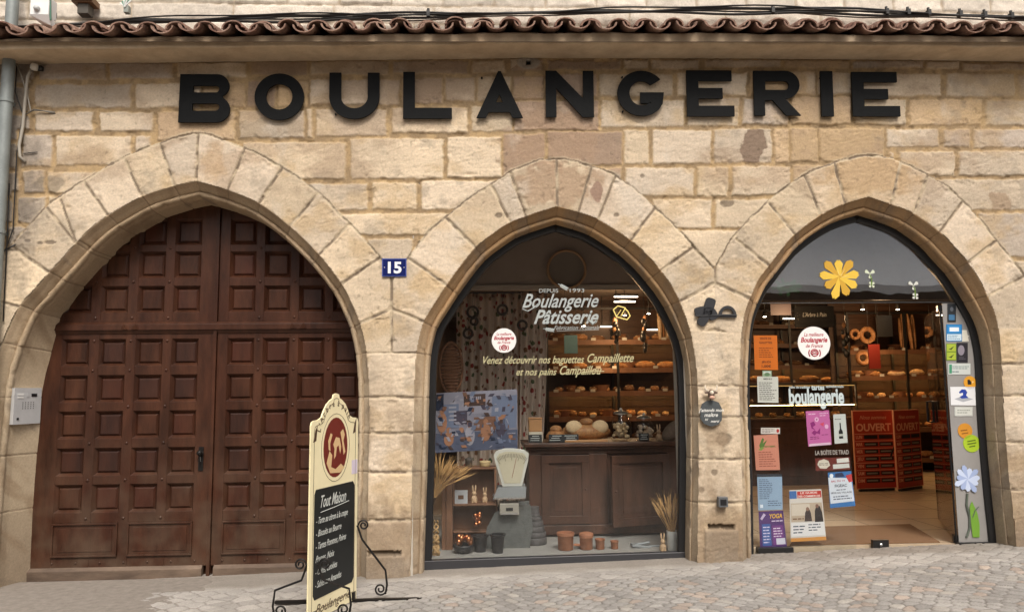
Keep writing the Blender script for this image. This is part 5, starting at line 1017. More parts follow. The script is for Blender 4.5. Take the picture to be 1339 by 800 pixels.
o = m.build('plaited_straw', None, None, smooth=True, loc=(c.x, .42, DZ)); tag(o, 'plaited straw sheaf upright in the bottom left corner of the window', 'plait')
whm = mat('wheat', (.50, .30, .12), .8, var=.35, vs=30)
def wheat(c, n, L_, spread, lean, name, label, stalk=.004, seed=1):
    rs = random.Random(seed); m = MB()
    for k in range(n):
        t = rs.uniform(0, 6.28); q = spread * math.sqrt(rs.random()); d_ = Vector((q * math.cos(t) + lean, q * math.sin(t) * .5, 1)).normalized(); l = L_ * rs.uniform(.75, 1.05); p0_ = c + Vector((rs.uniform(-.015, .015), rs.uniform(-.012, .012), 0)); mid = p0_ + d_ * l * .55; end = p0_ + d_ * l + Vector((q * math.cos(t) * .1, 0, -.04 * q)); m.tube([p0_, mid, end], [.0018, .0018, .0015], whm, 4)
        dd_ = (end - mid).normalized(); m.tube([end - dd_ * .03, end + dd_ * .01, end + dd_ * .05, end + dd_ * .075], [.003, .008, .006, .001], whm, 6)
        for z_ in range(3): m.tube([end + dd_ * .03, end + dd_ * .12 + Vector((rs.uniform(-.02, .02), rs.uniform(-.01, .01), 0))], [.0008, .0004], whm, 3)
    o = m.build(name, None, None, loc=c); tag(o, label, 'wheat'); return o
c = P(568, 650, .48); wheat(c, 70, .30, .75, .38, 'wheat_sheaf', 'loose sheaf of dried wheat at the left edge of the window', seed=3)
c = P(880, 722, .42); c.z = DZ; m = MB(); m.lathe(c, [(.042, 0), (.048, .005), (.052, .17), (.046, .17), (.04, .05)], flat('#c5c6c2', .35), 20); o = m.build('white_vase', None, None, smooth=True, auto=50, loc=c); tag(o, 'plain white vase holding dried wheat at the right of the window', 'vase')
wheat(c + Vector((0, 0, .06)), 46, .34, .42, 0, 'wheat_bunch', 'upright bunch of dried wheat in the white vase', seed=8)
rabbit(867, 0, .42, .155, 'tan rabbit figure on the window board beside the white vase', DZ); [q for q in bpy.data.objects if q.name.startswith('rabbit_figure')][-1].location.x = P(867, 720, .42).x
c = P(838, 726, .6); c.z = DZ; m = MB(); m.box(c + Vector((0, 0, .012)), (.17, .10, .02), grm, Matrix.Rotation(.12, 3, 'Y')); m.tube([c + Vector((-.05, 0, .02)), c + Vector((.08, -.02, .045))], .012, grm); m.box(c + Vector((.10, 0, .008)), (.16, .03, .014), grm); o = m.build('dough_scraper', None, None, bevel=.003, loc=c); tag(o, 'grey metal hand tool lying right of the terracotta pots', 'tool')

# ---- bread racks and the counter -----------------------------------------------
def loaf_mesh(L_, R_, kind):
    m = MB(); n = 9; prof = []
    for k in range(n + 1): t = k / n; prof.append((R_ * math.sin(math.pi * (.05 + .9 * t)) ** (.6 if kind != 'baguette' else .35), -L_ / 2 + L_ * t))
    m.lathe((0, 0, R_ * .75), prof, crust, 12, 1, .8, 'x')
    for k in range(3): x = -L_ * .28 + k * L_ * .28; m.ball((x, -R_ * .25, R_ * 1.3), R_ * .3, pale_cr, 6, 4, (1.6, .7, .45), Matrix.Rotation(.5, 3, 'Z'))
    me = m.build('tmp', None, None, smooth=True); d_ = me.data; bpy.data.objects.remove(me); return d_
crust_d = mat('dark_crust', (.13, .055, .022), .65, var=.5, vs=14, bump=.5, bs=40, col2=(.26, .13, .05))
crust_p = mat('floured_crust', (.42, .25, .12), .75, var=.4, vs=12, bump=.5, bs=40, col2=(.62, .48, .32))
LM = {'loaf': loaf_mesh(.26, .065, 'l'), 'roll': loaf_mesh(.12, .05, 'r'), 'baguette': loaf_mesh(.55, .035, 'baguette')}
rs = random.Random(21)
def put(kind, x, y, z, rot=(0, 0, 0), sc=1., label='', grp=''):
    t_ = rs.random(); kk = kind if t_ > .55 else kind + ('_dark' if t_ > .2 else '_pale'); sc *= rs.uniform(.85, 1.15)
    if kk not in LM:
        LM[kk] = LM[kind].copy(); LM[kk].materials[0] = crust_d if kk.endswith('dark') else crust_p
    o = bpy.data.objects.new(kind, LM[kk]); COL.objects.link(o); o.location = (x, y, z); o.rotation_euler = rot; o.scale = (sc,) * 3; tag(o, label, 'bread', grp)
def rack(name, label, xa, xb, Y, ys, depth, strips, topz, back=True):
    R0 = empty(name, (xa, Y, FZ)); tag(R0, label, 'bread rack'); m = MB()
    for xx in (xa, (xa + xb) / 2, xb):
        for yy in (Y, Y + depth): m.bb(xx - .018, xx + .018, yy - .018, yy + .018, FZ, topz)
    m.bb(xa, xb, Y - .016, Y + .016, topz - .03, topz); m.build('frame', steelb, R0)
    zs = [P(0, 0, 0) and z for z in ys]
    for z in zs:
        m = MB(); m.bb(xa + .02, xb - .02, Y + .02, Y + depth - .02, z - .02, z); m.bb(xa + .02, xb - .02, Y - .005, Y + .018, z - .06, z + .012); m.build('shelf', mid_wood, R0)
    for z in zs:
        m = MB(); x = xa + .12
        while x < xb - .12:
            m = MB(); m.bb(x - .035, x + .035, Y - .012, Y - .007, z + .0, z + .04); x += rs.uniform(.22, .6); m.build('price_ticket', mat('ticket', (.45, .42, .36), .6), R0)
    for i_, z in enumerate(zs):
        x = xa + .25 + rs.random() * .2; k_ = 0
        while x < xb - .2 and k_ < 2:
            c_ = Vector((x, Y + .22, z)); m = MB(); q = rs.uniform(.09, .13); m.lathe(c_, [(q * .8, 0), (q, .09), (q * 1.03, .1), (q * .9, .095), (q * .7, .02)], None, 14); m.build('basket', ww, R0, smooth=True, auto=50); x += rs.uniform(.45, .8); k_ += 1
    for z in strips:
        m = MB(); m.bb(xa + .05, xb - .05, Y + .06, Y + .085, z - .045, z - .032); m.build('light_strip', led, R0)
    if back:
        m = MB(); k = FZ
        while k < topz + .25: m.bb(xa - .1, xb + .1, Y + depth + .01, Y + depth + .03, k, k + .085); k += .1
        m.bb(xa - .1, xb + .1, Y + depth + .03, Y + depth + .04, FZ, topz + .25); m.build('slat_board', slat, R0)
    return R0
Yr = 4.6; za = lambda y, Y=Yr: P(800, y, Y).z
xa, xb = P(716, 500, Yr).x, P(900, 500, Yr).x; shA = [za(575), za(545), za(512), za(482), za(445)]
rack('bread_rack', 'black framed bread rack with warm lights seen over the sideboard', xa, xb, Yr, shA, .42, [shA[2], shA[4]], za(402))
x = xa + .2; G1 = 'breads on the rack over the sideboard'; L1 = 'golden bread on the warm lit rack seen over the sideboard'
for li, z in enumerate(shA):
    x = xa + .18
    while x < xb - .15:
        kd = ('loaf', 'roll', 'roll', 'loaf', 'loaf')[li]; sc = rs.uniform(.9, 1.2); put(kd, x, Yr + .17 + rs.uniform(-.03, .03), z, (0, 0, rs.uniform(-.5, .5)), sc, L1, G1); x += (.30 if kd == 'loaf' else .17) * rs.uniform(.9, 1.15)
for k in range(8):
    xx = P(862 + k * 3.9, 470, Yr).x; put('baguette', xx, Yr + .05 + .03 * (k % 3), shA[4] + .29, (0, math.pi / 2 + rs.uniform(-.1, .1), rs.uniform(-.2, .2)), 1, 'baguette standing upright at the right end of the rack over the sideboard', 'baguettes over the sideboard')
Yr2 = 5.6; zb_ = lambda y, Y=Yr2: P(1170, y, Y).z
xa2, xb2 = P(1112, 500, Yr2).x, P(1262, 500, Yr2).x; shB = [zb_(600), zb_(560), zb_(520), zb_(492), zb_(458)]
rack('bread_rack', 'black framed bread rack with warm lights facing the open entrance', xa2, xb2, Yr2, shB, .42, [shB[2], shB[3], shB[4]], zb_(408))
L2 = 'golden bread on the warm lit rack facing the entrance'; G2 = 'breads on the rack facing the entrance'
for li, z in enumerate(shB):
    x = xa2 + .18
    while x < xb2 - .15:
        kd = ('loaf', 'loaf', 'roll', 'loaf', 'roll')[li]; put(kd, x, Yr2 + .17 + rs.uniform(-.03, .03), z, (0, 0, rs.uniform(-.5, .5)), rs.uniform(.9, 1.2), L2, G2); x += (.32 if kd == 'loaf' else .19) * rs.uniform(.9, 1.25)
for k in range(6):
    xx = P(1180 + k * 4, 470, Yr2).x; put('baguette', xx, Yr2 + .05 + .03 * (k % 3), shB[4] + .29, (0, math.pi / 2 + rs.uniform(-.1, .1), 0), 1, 'baguette standing upright on the rack facing the entrance', 'baguettes facing the entrance')
def ring_loaf(px_, py_, Y, r_, label):
    c = P(px_, py_, Y); m = MB(); m.tube([c + Vector((r_ * math.cos(k * math.pi / 10), 0, r_ * math.sin(k * math.pi / 10))) for k in range(21)], [r_ * .38 * (1 + .12 * math.sin(k * 2.2)) for k in range(21)], crust, 10, False); o = m.build('ring_loaf', None, None, smooth=True, loc=c); tag(o, label, 'bread', 'ring loaves hung on the rack')
ring_loaf(1134, 438, 5.5, .10, 'large ring loaf hung high on the rack facing the entrance'); ring_loaf(1118, 437, 5.5, .065, 'small ring loaf hung left of the large one'); ring_loaf(1128, 468, 5.5, .085, 'ring loaf hung under the large one')
# service counter
Yv = 4.3; xa3, xb3 = P(955, 500, Yv).x, P(1122, 500, Yv).x; zc0, zc1 = P(1050, 549, Yv).z, P(1050, 503, Yv).z
CT = empty('service_counter', (xa3, Yv, FZ)); tag(CT, 'brown panelled service counter with a lit glass case behind the left entrance pane', 'counter')
m = MB(); m.bb(xa3, xb3, Yv, Yv + .8, FZ, zc0); 
for k in range(3): a_ = xa3 + .05 + k * (xb3 - xa3 - .05) / 3; m.bb(a_, a_ + (xb3 - xa3) / 3 - .08, Yv - .012, Yv + .01, FZ + .12, zc0 - .1)
m.bb(xa3 - .02, xb3 + .02, Yv - .02, Yv + .82, zc0, zc0 + .03); m.build('body', dark_wood, CT, bevel=.004)
m = MB(); m.bb(xa3 + .02, xb3 - .02, Yv + .04, Yv + .05, zc0 + .03, zc1); m.build('case_glass', glass, CT)
m = MB(); zm = P(1050, 528, Yv).z; m.bb(xa3, xb3, Yv + .03, Yv + .06, zc1, zc1 + .02); m.bb(xa3, xb3, Yv + .08, Yv + .5, zm - .01, zm); 
for xx in (xa3 + .02, (xa3 + xb3) / 2, xb3 - .02): m.bb(xx - .012, xx + .012, Yv + .02, Yv + .05, zc0 + .03, zc1)
m.bb(xa3, xb3, Yv + .03, Yv + .6, zc1 + .02, zc1 + .03); m.build('case_frame', mat('case_frame', (.05, .04, .03), .4), CT)
m = MB(); m.bb(xa3 + .03, xb3 - .03, Yv + .055, Yv + .07, zc1 - .016, zc1 - .008); m.build('light_strip', led2, CT); m = MB(); m.bb(xa3 + .03, xb3 - .03, Yv + .075, Yv + .09, zm - .022, zm - .014); m.build('light_strip', led, CT)  # lower strip is an added line of light behind the window lettering
for lv, z in enumerate((zc0 + .03, zm)):
    x = xa3 + .1
    while x < xb3 - .1: put('roll', x, Yv + .2 + rs.uniform(0, .15), z, (0, 0, rs.uniform(-.8, .8)), rs.uniform(.8, 1.15), 'small golden pastry in the lit glass case of the counter', 'pastries in the glass case'); x += rs.uniform(.15, .24)
# back wall shelving behind counter
Yq = 6.6; xa4, xb4 = P(960, 500, Yq).x, P(1110, 500, Yq).x
rack('bread_rack', 'black framed shelf unit on the far wall behind the service counter', xa4, xb4, Yq, [P(1030, y, Yq).z for y in (500, 478, 450, 425)], .35, [P(1030, 478, Yq).z], P(1030, 405, Yq).z)
for y in (500, 478, 450, 425):
    x = xa4 + .15
    while x < xb4 - .1: put('loaf' if y != 450 else 'roll', x, Yq + .15, P(1030, y, Yq).z, (0, 0, rs.uniform(-.4, .4)), rs.uniform(.8, 1.2), 'bread on the shelf unit on the far wall behind the counter', 'breads behind the counter'); x += rs.uniform(.28, .5)
# boards hanging in the shop
def board(px0, py0, px1, py1, Y, label, lines=(), t=.02, col='#0f0f10', name='black_board'):
    a_ = P(px0, py1, Y); b_ = P(px1, py0, Y); m = MB(); m.bb(a_.x, b_.x, Y, Y + t, a_.z, b_.z, flat(col, .6)); w_ = b_.x - a_.x; h_ = b_.z - a_.z
    for (tx, u, v, s_, c_, ft) in lines: m.text(tx, (a_.x + w_ * u, Y - .002, b_.z - h_ * v), (1, 0, 0), (0, 0, 1), h_ * s_, flat(c_, .6), shear=.2, th=.001, fit=w_ * ft)
    m.tube([(a_.x + .02, Y + t / 2, b_.z), (a_.x + .02, Y + t / 2, 2.98)], .003, steelb, 4); m.tube([(b_.x - .02, Y + t / 2, b_.z), (b_.x - .02, Y + t / 2, 2.98)], .003, steelb, 4)
    o = m.build(name, None, None, loc=(a_.x, Y, a_.z)); tag(o, label, 'board')
board(1040, 400, 1090, 428, 4.2, 'black board with white script hanging over the service counter', [("L'Arbre à Pain", .5, .5, .28, '#c9c9c4', .6)])
board(1148, 412, 1166, 440, 5.2, 'small black menu board hanging before the rack facing the entrance', [], .02)
for k in range(5): pass
board(738, 438, 755, 462, 4.2, 'bluish picture hanging left of the rack over the sideboard', [], .02, '#3c6470', 'hanging_picture')
board(1137, 450, 1150, 482, 5.0, 'tall red notice hanging before the rack facing the entrance', [], .02, '#7d2113', 'red_notice')
board(1008, 395, 1034, 412, 3.9, 'dull grey panel hanging behind the left of the entrance transom', [], .02, '#4c4348', 'hanging_board')
for i, (x_, y_, h_, lb) in enumerate(((842, 415, .5, 'long dark ornament hanging before the right half of the sideboard rack'), (806, 420, .32, 'short dark ornament hanging left of the long one before the sideboard rack'), (1216, 425, .4, 'dark ornament hanging at the right end of the rack facing the entrance'), (1105, 425, .45, 'dark ornament hanging between the two racks behind the entrance'))):
    c = P(x_, y_, 4.0); m = MB(); rr_ = random.Random(i)
    for k in range(9): m.ball(c + Vector((rr_.uniform(-.03, .03), rr_.uniform(-.03, .03), -h_ * k / 9)), rr_.uniform(.02, .045), crust_d if k % 3 == 0 else steelb, 8, 6, (1, .8, 1.4))
    m.tube([c - Vector((0, 0, h_)), Vector((c.x, c.y, 2.98))], .004, steelb, 4); o = m.build('hanging_ornament', None, None, smooth=True, loc=c); tag(o, lb, 'ornament')
# ceiling lamps
for (x_, y_, Y, lb) in ((1128, 404.5, 5.0, 'left of the two spots over the rack facing the entrance'), (1174, 404.5, 5.0, 'right of the two spots over the rack facing the entrance'), (1000, 414, 4.6, 'spot lamp at the left edge over the service counter'), (817, 412, 4.2, 'spot lamp near the yellow sticker over the sideboard rack'), (848, 410, 4.2, 'spot lamp right of the yellow sticker over the sideboard rack'), (763, 426, 3.8, 'spot lamp glowing beside the window lettering')):
    c = P(x_, y_, Y); m = MB(); m.lathe(c, [(.03, 0), (.032, .02), (.028, .07), (.012, .09)], steelb, 14); m.lathe(c + Vector((0, 0, -.004)), [(.024, 0), (.024, .003)], spot_e, 14); m.tube([c + Vector((0, 0, .08)), Vector((c.x, c.y, 2.98))], .006, steelb, 6)
    o = m.build('spot_lamp', None, None, smooth=True, auto=40, loc=c); tag(o, lb, 'lamp', 'small ceiling spots in the shop')
for (x0_, x1_, y_, Y, lb) in ((803, 834, 388, 3.4, 'upper of the two short light tubes right of the lettering'), (803, 831, 394.5, 3.2, 'lower of the two short light tubes right of the lettering'), (1024, 1044, 416.5, 4.4, 'short light tube over the service counter'), (1224, 1237, 412, 4.4, 'short light tube at the right end of the entrance'), (785, 800, 427, 5.0, 'dim light tube just under the window lettering'), (846, 862, 431, 5.0, 'dim light tube over the right end of the rack')):
    a_ = P(x0_, y_, Y); b_ = P(x1_, y_, Y); m = MB(); m.tube([a_, b_], .008, ledw, 8); m.bb(a_.x, b_.x, Y - .02, Y + .02, a_.z + .014, a_.z + .035, steelb); m.tube([(a_.x + .03, Y, a_.z + .03), (a_.x + .03, Y, 2.98)], .004, steelb, 4); o = m.build('light_tube', None, None, loc=a_); tag(o, lb, 'lamp', 'short light tubes in the shop')
def point(x, y, z, e, c=(1, .62, .32), r=.06):
    l = bpy.data.lights.new('shop_spot_and_fill', 'POINT'); l.energy = e; l.color = c; l.shadow_soft_size = r; o = bpy.data.objects.new('shop_spot_and_fill_light', l); COL.objects.link(o); o.location = (x, y, z)  # serves the ceiling spots and also added fill lights without a fixture
for (x_, y_, Y, e) in ((817, 405, 3.9, 20), (1150, 404, 4.6, 26), (1150, 400, 2.2, 16), (1040, 404, 3.6, 14), (763, 424, 3.5, 7)): c = P(x_, y_, Y); point(c.x, c.y, min(c.z, 2.9) - .1, e)
point((xa3 + xb3) / 2 - .3, Yv + .35, zc1 - .08, 2.2); point(xb3 - .3, Yv + .35, zc1 - .08, 2.0); point(P(1150, 480, 5.4).x, 5.35, P(1150, 470, 5.4).z, 3.5); point(P(800, 480, 4.4).x, 4.4, P(800, 470, 4.4).z, 3.0)  # added point lights, no lamp modelled, to brighten the pastries and the racks
# opening hours boards
redp = flat('#b03a26', .5); redl = flat('#e8a684', .5); bkp_ = flat('#1b1412', .5)
def hours(px_, Y, ang, label, w=.60, h=1.02):
    c = G(px_, 642, FZ); c = Vector((P(px_, 640, Y).x, Y, FZ + .03)); ux = Vector((math.cos(ang), math.sin(ang), 0)); n_ = Vector((ux.y, -ux.x, 0)); m = MB()
    def r(u0, v0, u1, v1, mm, off, t=.002): s = c + ux * (u0 * w) + Vector((0, 0, v0 * h)) + n_ * off; m.prism([s, s + ux * (u1 - u0) * w, s + ux * (u1 - u0) * w + Vector((0, 0, (v1 - v0) * h)), s + Vector((0, 0, (v1 - v0) * h))], n_ * t, mm)
    r(0, 0, 1, 1, redl, -.02, .02); r(.02, .012, .98, .988, redp, 0)
    m.text('Nous sommes', c + ux * .5 * w + Vector((0, 0, .885 * h)) + n_ * .004, ux, (0, 0, 1), .07, redl, shear=.4, th=.001, fit=w * .66); m.text('OUVERT', c + ux * .5 * w + Vector((0, 0, .735 * h)) + n_ * .004, ux, (0, 0, 1), .135, redl, bold=.03, th=.001, fit=w * .86)
    for k, dn in enumerate(('LUN', 'MAR', 'MER', 'JEU', 'VEN', 'SAM', 'DIM')):
        v = .62 - k * .092; r(.03, v + .075, .97, v + .081, redl, .002); m.text(dn, c + ux * .13 * w + Vector((0, 0, (v + .018) * h)) + n_ * .004, ux, (0, 0, 1), .06, redl, bold=.02, th=.001, fit=w * .15); r(.25, v + .012, .58, v + .062, bkp_, .003); r(.62, v + .012, .95, v + .062, bkp_, .003)
        if k != 0:
            for u in (.27, .64): r(u, v + .028, u + .26, v + .046, flat('#8d8378', .6), .0055)
    s = c - n_ * .02; m.tube([s + ux * .1 * w + Vector((0, 0, .6)), s + ux * .1 * w - n_ * .3 - Vector((0, 0, .03))], .012, steelb); m.tube([s + ux * .9 * w + Vector((0, 0, .6)), s + ux * .9 * w - n_ * .3 - Vector((0, 0, .03))], .012, steelb)
    m.box(c + ux * .5 * w - Vector((0, 0, .012)) - n_ * .01, (.5, .05, .03), steelb, Matrix.Rotation(ang, 3, 'Z'))
    o = m.build('opening_hours_board', None, None, loc=c); tag(o, label, 'sign board')
hours(1120, 3.55, math.radians(8), 'red opening hours board with seven rows of times, facing the entrance'); hours(1174.5, 3.5, math.radians(31), 'second red opening hours board, turned aside to the right of the first', .62, 1.02)
# mat, door stop
a1, a2, a3, a4 = G(1050, 722, FZ), G(1237, 712, FZ), G(1190, 686, FZ), G(1050, 690, FZ); m = MB(); m.prism([Vector((q.x, max(q.y, .30), FZ + .003)) for q in (a1, a2, a3, a4)], (0, 0, .008), mat('coir', (.20, .11, .055), .95, var=.2, vs=40, bump=.8, bs=150)); o = m.build('door_mat', None, None, loc=(a1.x, .5, FZ)); tag(o, 'brown coir door mat inside the entrance', 'mat')
# ================================================================== STICKERS, POSTERS AND LETTERING ON THE GLASS
def quadmap(c4, Y):
    a, b, c, d = [P(x, y, Y) for x, y in c4]     # tl tr br bl
    return lambda u, v: (a * (1 - u) + b * u) * (1 - v) + (d * (1 - u) + c * u) * v
def sheet(name, label, cat, c4, base, els=(), Y=None, rough=.45, group=None):
    Y = PY + .012 if Y is None else Y; f = quadmap(c4, Y); m = MB(); ux = (f(1, .5) - f(0, .5)); W = ux.length; ux = ux.normalized(); uz = (f(.5, 0) - f(.5, 1)); H = uz.length; uz = uz.normalized(); n = Vector((0, -1, 0))
    m.prism([f(0, 1), f(1, 1), f(1, 0), f(0, 0)], (0, .002, 0), flat(base, rough)); k = 0; rs = random.Random(name + label)
    for e in els:
        k += 1; o = n * (.0004 + .00012 * k); t = e[0]
        if t == 'r': u0, v0, u1, v1, c = e[1:6]; m.add([f(u0, v1) + o, f(u1, v1) + o, f(u1, v0) + o, f(u0, v0) + o], [(0, 1, 2, 3)], flat(c, rough))
        elif t == 'p': m.add([f(u, v) + o for u, v in e[1]], [tuple(range(len(e[1])))], flat(e[2], rough))
        elif t == 'o': u, v, ru, rv, c = e[1:6]; m.add([f(u + ru * math.cos(i * math.pi / 10), v - rv * math.sin(i * math.pi / 10)) + o for i in range(20)], [tuple(range(20))], flat(c, rough))
        elif t == 't': s, u, v, h, c = e[1:6]; ft = e[6] if len(e) > 6 else None; m.text(s, f(u, v) + o, ux, uz, H * h, flat(c, rough), bold=e[7] if len(e) > 7 else .02, fit=W * ft if ft else None, shear=e[8] if len(e) > 8 else 0)
        elif t == 'l':      # lines of small print, too small to read
            u0, v0, u1, v1, nl, c = e[1:7]
            for i in range(nl):
                v = v0 + (v1 - v0) * (i + .3) / nl; hh = (v1 - v0) / nl * .38; u = u0; lim = u1 - (u1 - u0) * (rs.random() * .35 if rs.random() > .4 else 0)
                while u < lim - .02: w_ = min(rs.uniform(.06, .16), lim - u); m.add([f(u, v + hh) + o, f(u + w_, v + hh) + o, f(u + w_, v) + o, f(u, v) + o], [(0, 1, 2, 3)], flat(c, rough)); u += w_ + .025
    o = m.build(name, None, None, loc=f(.5, 1)); tag(o, label, cat, group); return o
R4 = lambda x0, y0, x1, y1, s=0.: [(x0, y0), (x1, y0 - s), (x1, y1 - s), (x0, y1)]
sheet('poster', 'bright orange notice at the left edge of the entrance glass', 'poster', [(985.5, 438.5), (1016, 438.5), (1017.5, 483.5), (987, 483)], '#d8701d', [('t', 'VENTE DE', .5, .12, .09, '#5a2a10', .5), ('t', 'GALETTES', .5, .24, .09, '#5a2a10', .55), ('l', .2, .34, .8, .66, 5, '#8a4514'), ('t', 'JEUDI', .5, .8, .08, '#5a2a10', .4), ('t', '1,00€', .5, .93, .10, '#5a2a10', .4)])
sheet('menu_card', 'small clipped white price list under the orange notice', 'poster', [(990, 492), (1017.5, 492.5), (1018, 526.5), (991, 526)], '#d5d4cc', [('t', 'MENU', .5, .12, .09, '#333330', .4), ('l', .08, .2, .92, .92, 10, '#55544e')])
sheet('photo_card', 'tiny picture between two dark clips over the white price list', 'card', R4(997, 484.5, 1009, 492.5), '#9fb49a', [('r', .1, .15, .9, .5, '#d9ddd5'), ('o', .5, .6, .3, .3, '#6c8c66')])
sheet('sticker', 'narrow white strip sticker with a red end over the salmon poster', 'sticker', R4(995, 559, 1020, 567, 0), '#d8cfc8', [('l', .06, .15, .7, .85, 3, '#7a6f6a'), ('o', .88, .5, .07, .3, '#b83a35')])
sheet('poster', 'salmon pink poster with a green sprig at the left edge', 'poster', [(985.5, 569), (1017, 567.5), (1020, 614), (988.5, 614.5)], '#cf8a74', [('p', [(.2, .3), (.35, .08), (.42, .12), (.36, .24), (.55, .14), (.4, .32), (.25, .4)], '#5c7a3a'), ('p', [(.15, .42), (.3, .34), (.4, .37), (.28, .44)], '#7c9a4a'), ('t', 'PRINTEMPS', .62, .36, .07, '#5c7a3a', .5), ('l', .15, .46, .85, .92, 7, '#9c5a48')])
sheet('poster', 'pale blue sheet of small print between the salmon and purple posters', 'poster', [(990, 620), (1022.5, 619.5), (1023.5, 666), (991.5, 667)], '#8fa9c4', [('r', 0, 0, 1, .07, '#29303a'), ('l', .06, .12, .6, .7, 11, '#4a6078'), ('l', .4, .72, .95, .9, 3, '#4a6078'), ('r', .08, .84, .2, .93, '#dce6f0')])
sheet('poster', 'purple and gold poster lowest at the left edge of the entrance', 'poster', [(992, 668.5), (1024, 667), (1029, 714), (994, 716)], '#4d2c6c', [('t', 'YOGA', .68, .2, .17, '#e2b53a', .5, .03, .2), ('l', .5, .24, .95, .32, 1, '#d8c8e0'), ('p', [(.05, .2), (.2, .05), (.28, .1), (.12, .24)], '#c9bcd8'), ('r', .1, .35, .44, .95, '#3a5ca0'), ('l', .14, .4, .4, .9, 6, '#d5d0ea'), ('r', .5, .4, .92, .95, '#6d3080'), ('l', .54, .45, .9, .74, 4, '#e5d8ea'), ('r', .62, .76, .96, .93, '#cfcfe0')])
sheet('poster', 'red headed news bill with a photograph of two people at the foot of the pane', 'poster', [(1032, 640.5), (1074, 639), (1080.5, 705.5), (1034, 708)], '#d2cdc6', [('r', 0, .02, .22, .17, '#3a6aa8'), ('r', .24, .03, .98, .16, '#bf2f28'), ('t', 'LE GUIDE', .6, .08, .05, '#f0e8e0', .5), ('t', 'DES COMMERCES', .6, .145, .05, '#f0e8e0', .66), ('r', .03, .26, .97, .62, '#b9a894'), ('r', .05, .28, .6, .5, '#cfc4b5'), ('p', [(.42, .62), (.45, .45), (.5, .38), (.58, .38), (.62, .46), (.64, .62)], '#3a2d2c'), ('o', .53, .38, .05, .04, '#8a6a58'), ('p', [(.72, .64), (.74, .42), (.8, .32), (.9, .33), (.95, .45), (.97, .64)], '#241d1e'), ('o', .82, .33, .05, .04, '#7d5a4c'), ('l', .08, .53, .4, .6, 1, '#7a5a40'), ('r', .02, .64, .98, .9, '#e0dfe0'), ('l', .08, .68, .45, .86, 3, '#3f4a5c'), ('l', .52, .66, .9, .82, 3, '#3f4a5c'), ('r', 0, .93, 1, 1, '#c98a3c')])
sheet('poster', 'pink poster with darker flowers and lettering on the door glass', 'poster', [(1053.5, 537.5), (1084, 536), (1087.5, 581), (1057, 583.5)], '#c86aa6', [('r', .04, .93, .96, 1, '#e0bfd4'), ('l', .1, .05, .5, .13, 1, '#eabfdc'), ('l', .58, .05, .95, .18, 2, '#eabfdc'), ('o', .44, .25, .09, .07, '#e6b3d6'), ('o', .44, .25, .03, .025, '#8a2f66'), ('o', .84, .47, .08, .065, '#e6b3d6'), ('p', [(.15, .34), (.3, .3), (.38, .4), (.24, .46), (.36, .55), (.2, .5)], '#8f2a76'), ('p', [(.18, .62), (.3, .55), (.42, .6), (.56, .5), (.54, .68), (.4, .64), (.3, .7)], '#8f2a76'), ('p', [(.55, .38), (.75, .34), (.7, .46)], '#d9506c'), ('l', .1, .72, .5, .82, 2, '#7c2a66'), ('l', .6, .68, .95, .72, 1, '#7c2a66')])
sheet('card', 'white card with a dark wine bottle beside the pink poster', 'poster', [(1089.5, 541.5), (1105.5, 541), (1108.5, 578.5), (1091.5, 580)], '#ccd0cc', [('l', .1, .14, .85, .2, 1, '#4a4a4a'), ('p', [(.46, .3), (.56, .3), (.57, .5), (.68, .6), (.68, .84), (.36, .84), (.36, .6), (.46, .5)], '#14161a'), ('r', .37, .68, .67, .76, '#b9bcb4')])
sheet('poster', 'brown red strip with two torn white labels over the blue poster', 'sticker', [(1066, 599), (1111, 597), (1112, 613.5), (1067, 615.5)], '#6b2a22', [('p', [(.1, .2), (.25, .08), (.38, .25), (.42, .6), (.3, .85), (.12, .8), (.05, .5)], '#d5cfc0'), ('p', [(.62, .1), (.96, .06), (.98, .4), (.62, .45)], '#d8d6d0'), ('p', [(.5, .55), (.97, .5), (.98, .85), (.5, .9)], '#cfd0cc'), ('l', .1, .38, .36, .6, 2, '#6a5a50')])
sheet('poster', 'blue and white poster reading FIGEAC on the door glass', 'poster', [(1082.5, 617.5), (1113, 615.5), (1118.5, 661), (1085.5, 664)], '#2f6fae', [('p', [(.0, .14), (.96, .2), (.98, .86), (.03, .88)], '#d5dde8'), ('p', [(.74, .12), (1, .08), (1, .3), (.85, .32)], '#c2383c'), ('o', .14, .1, .08, .06, '#e6edf5'), ('p', [(.3, .04), (.6, .02), (.7, .14), (.3, .16)], '#1d2f55'), ('t', 'BAL DU 14', .4, .28, .07, '#b23a4a', .55), ('t', 'FIGEAC', .5, .43, .11, '#1a2440', .5), ('l', .3, .48, .7, .54, 1, '#47506a'), ('t', 'FÊTE DU VILLAGE', .5, .61, .06, '#1a2440', .84), ('l', .15, .66, .9, .8, 2, '#47506a')])
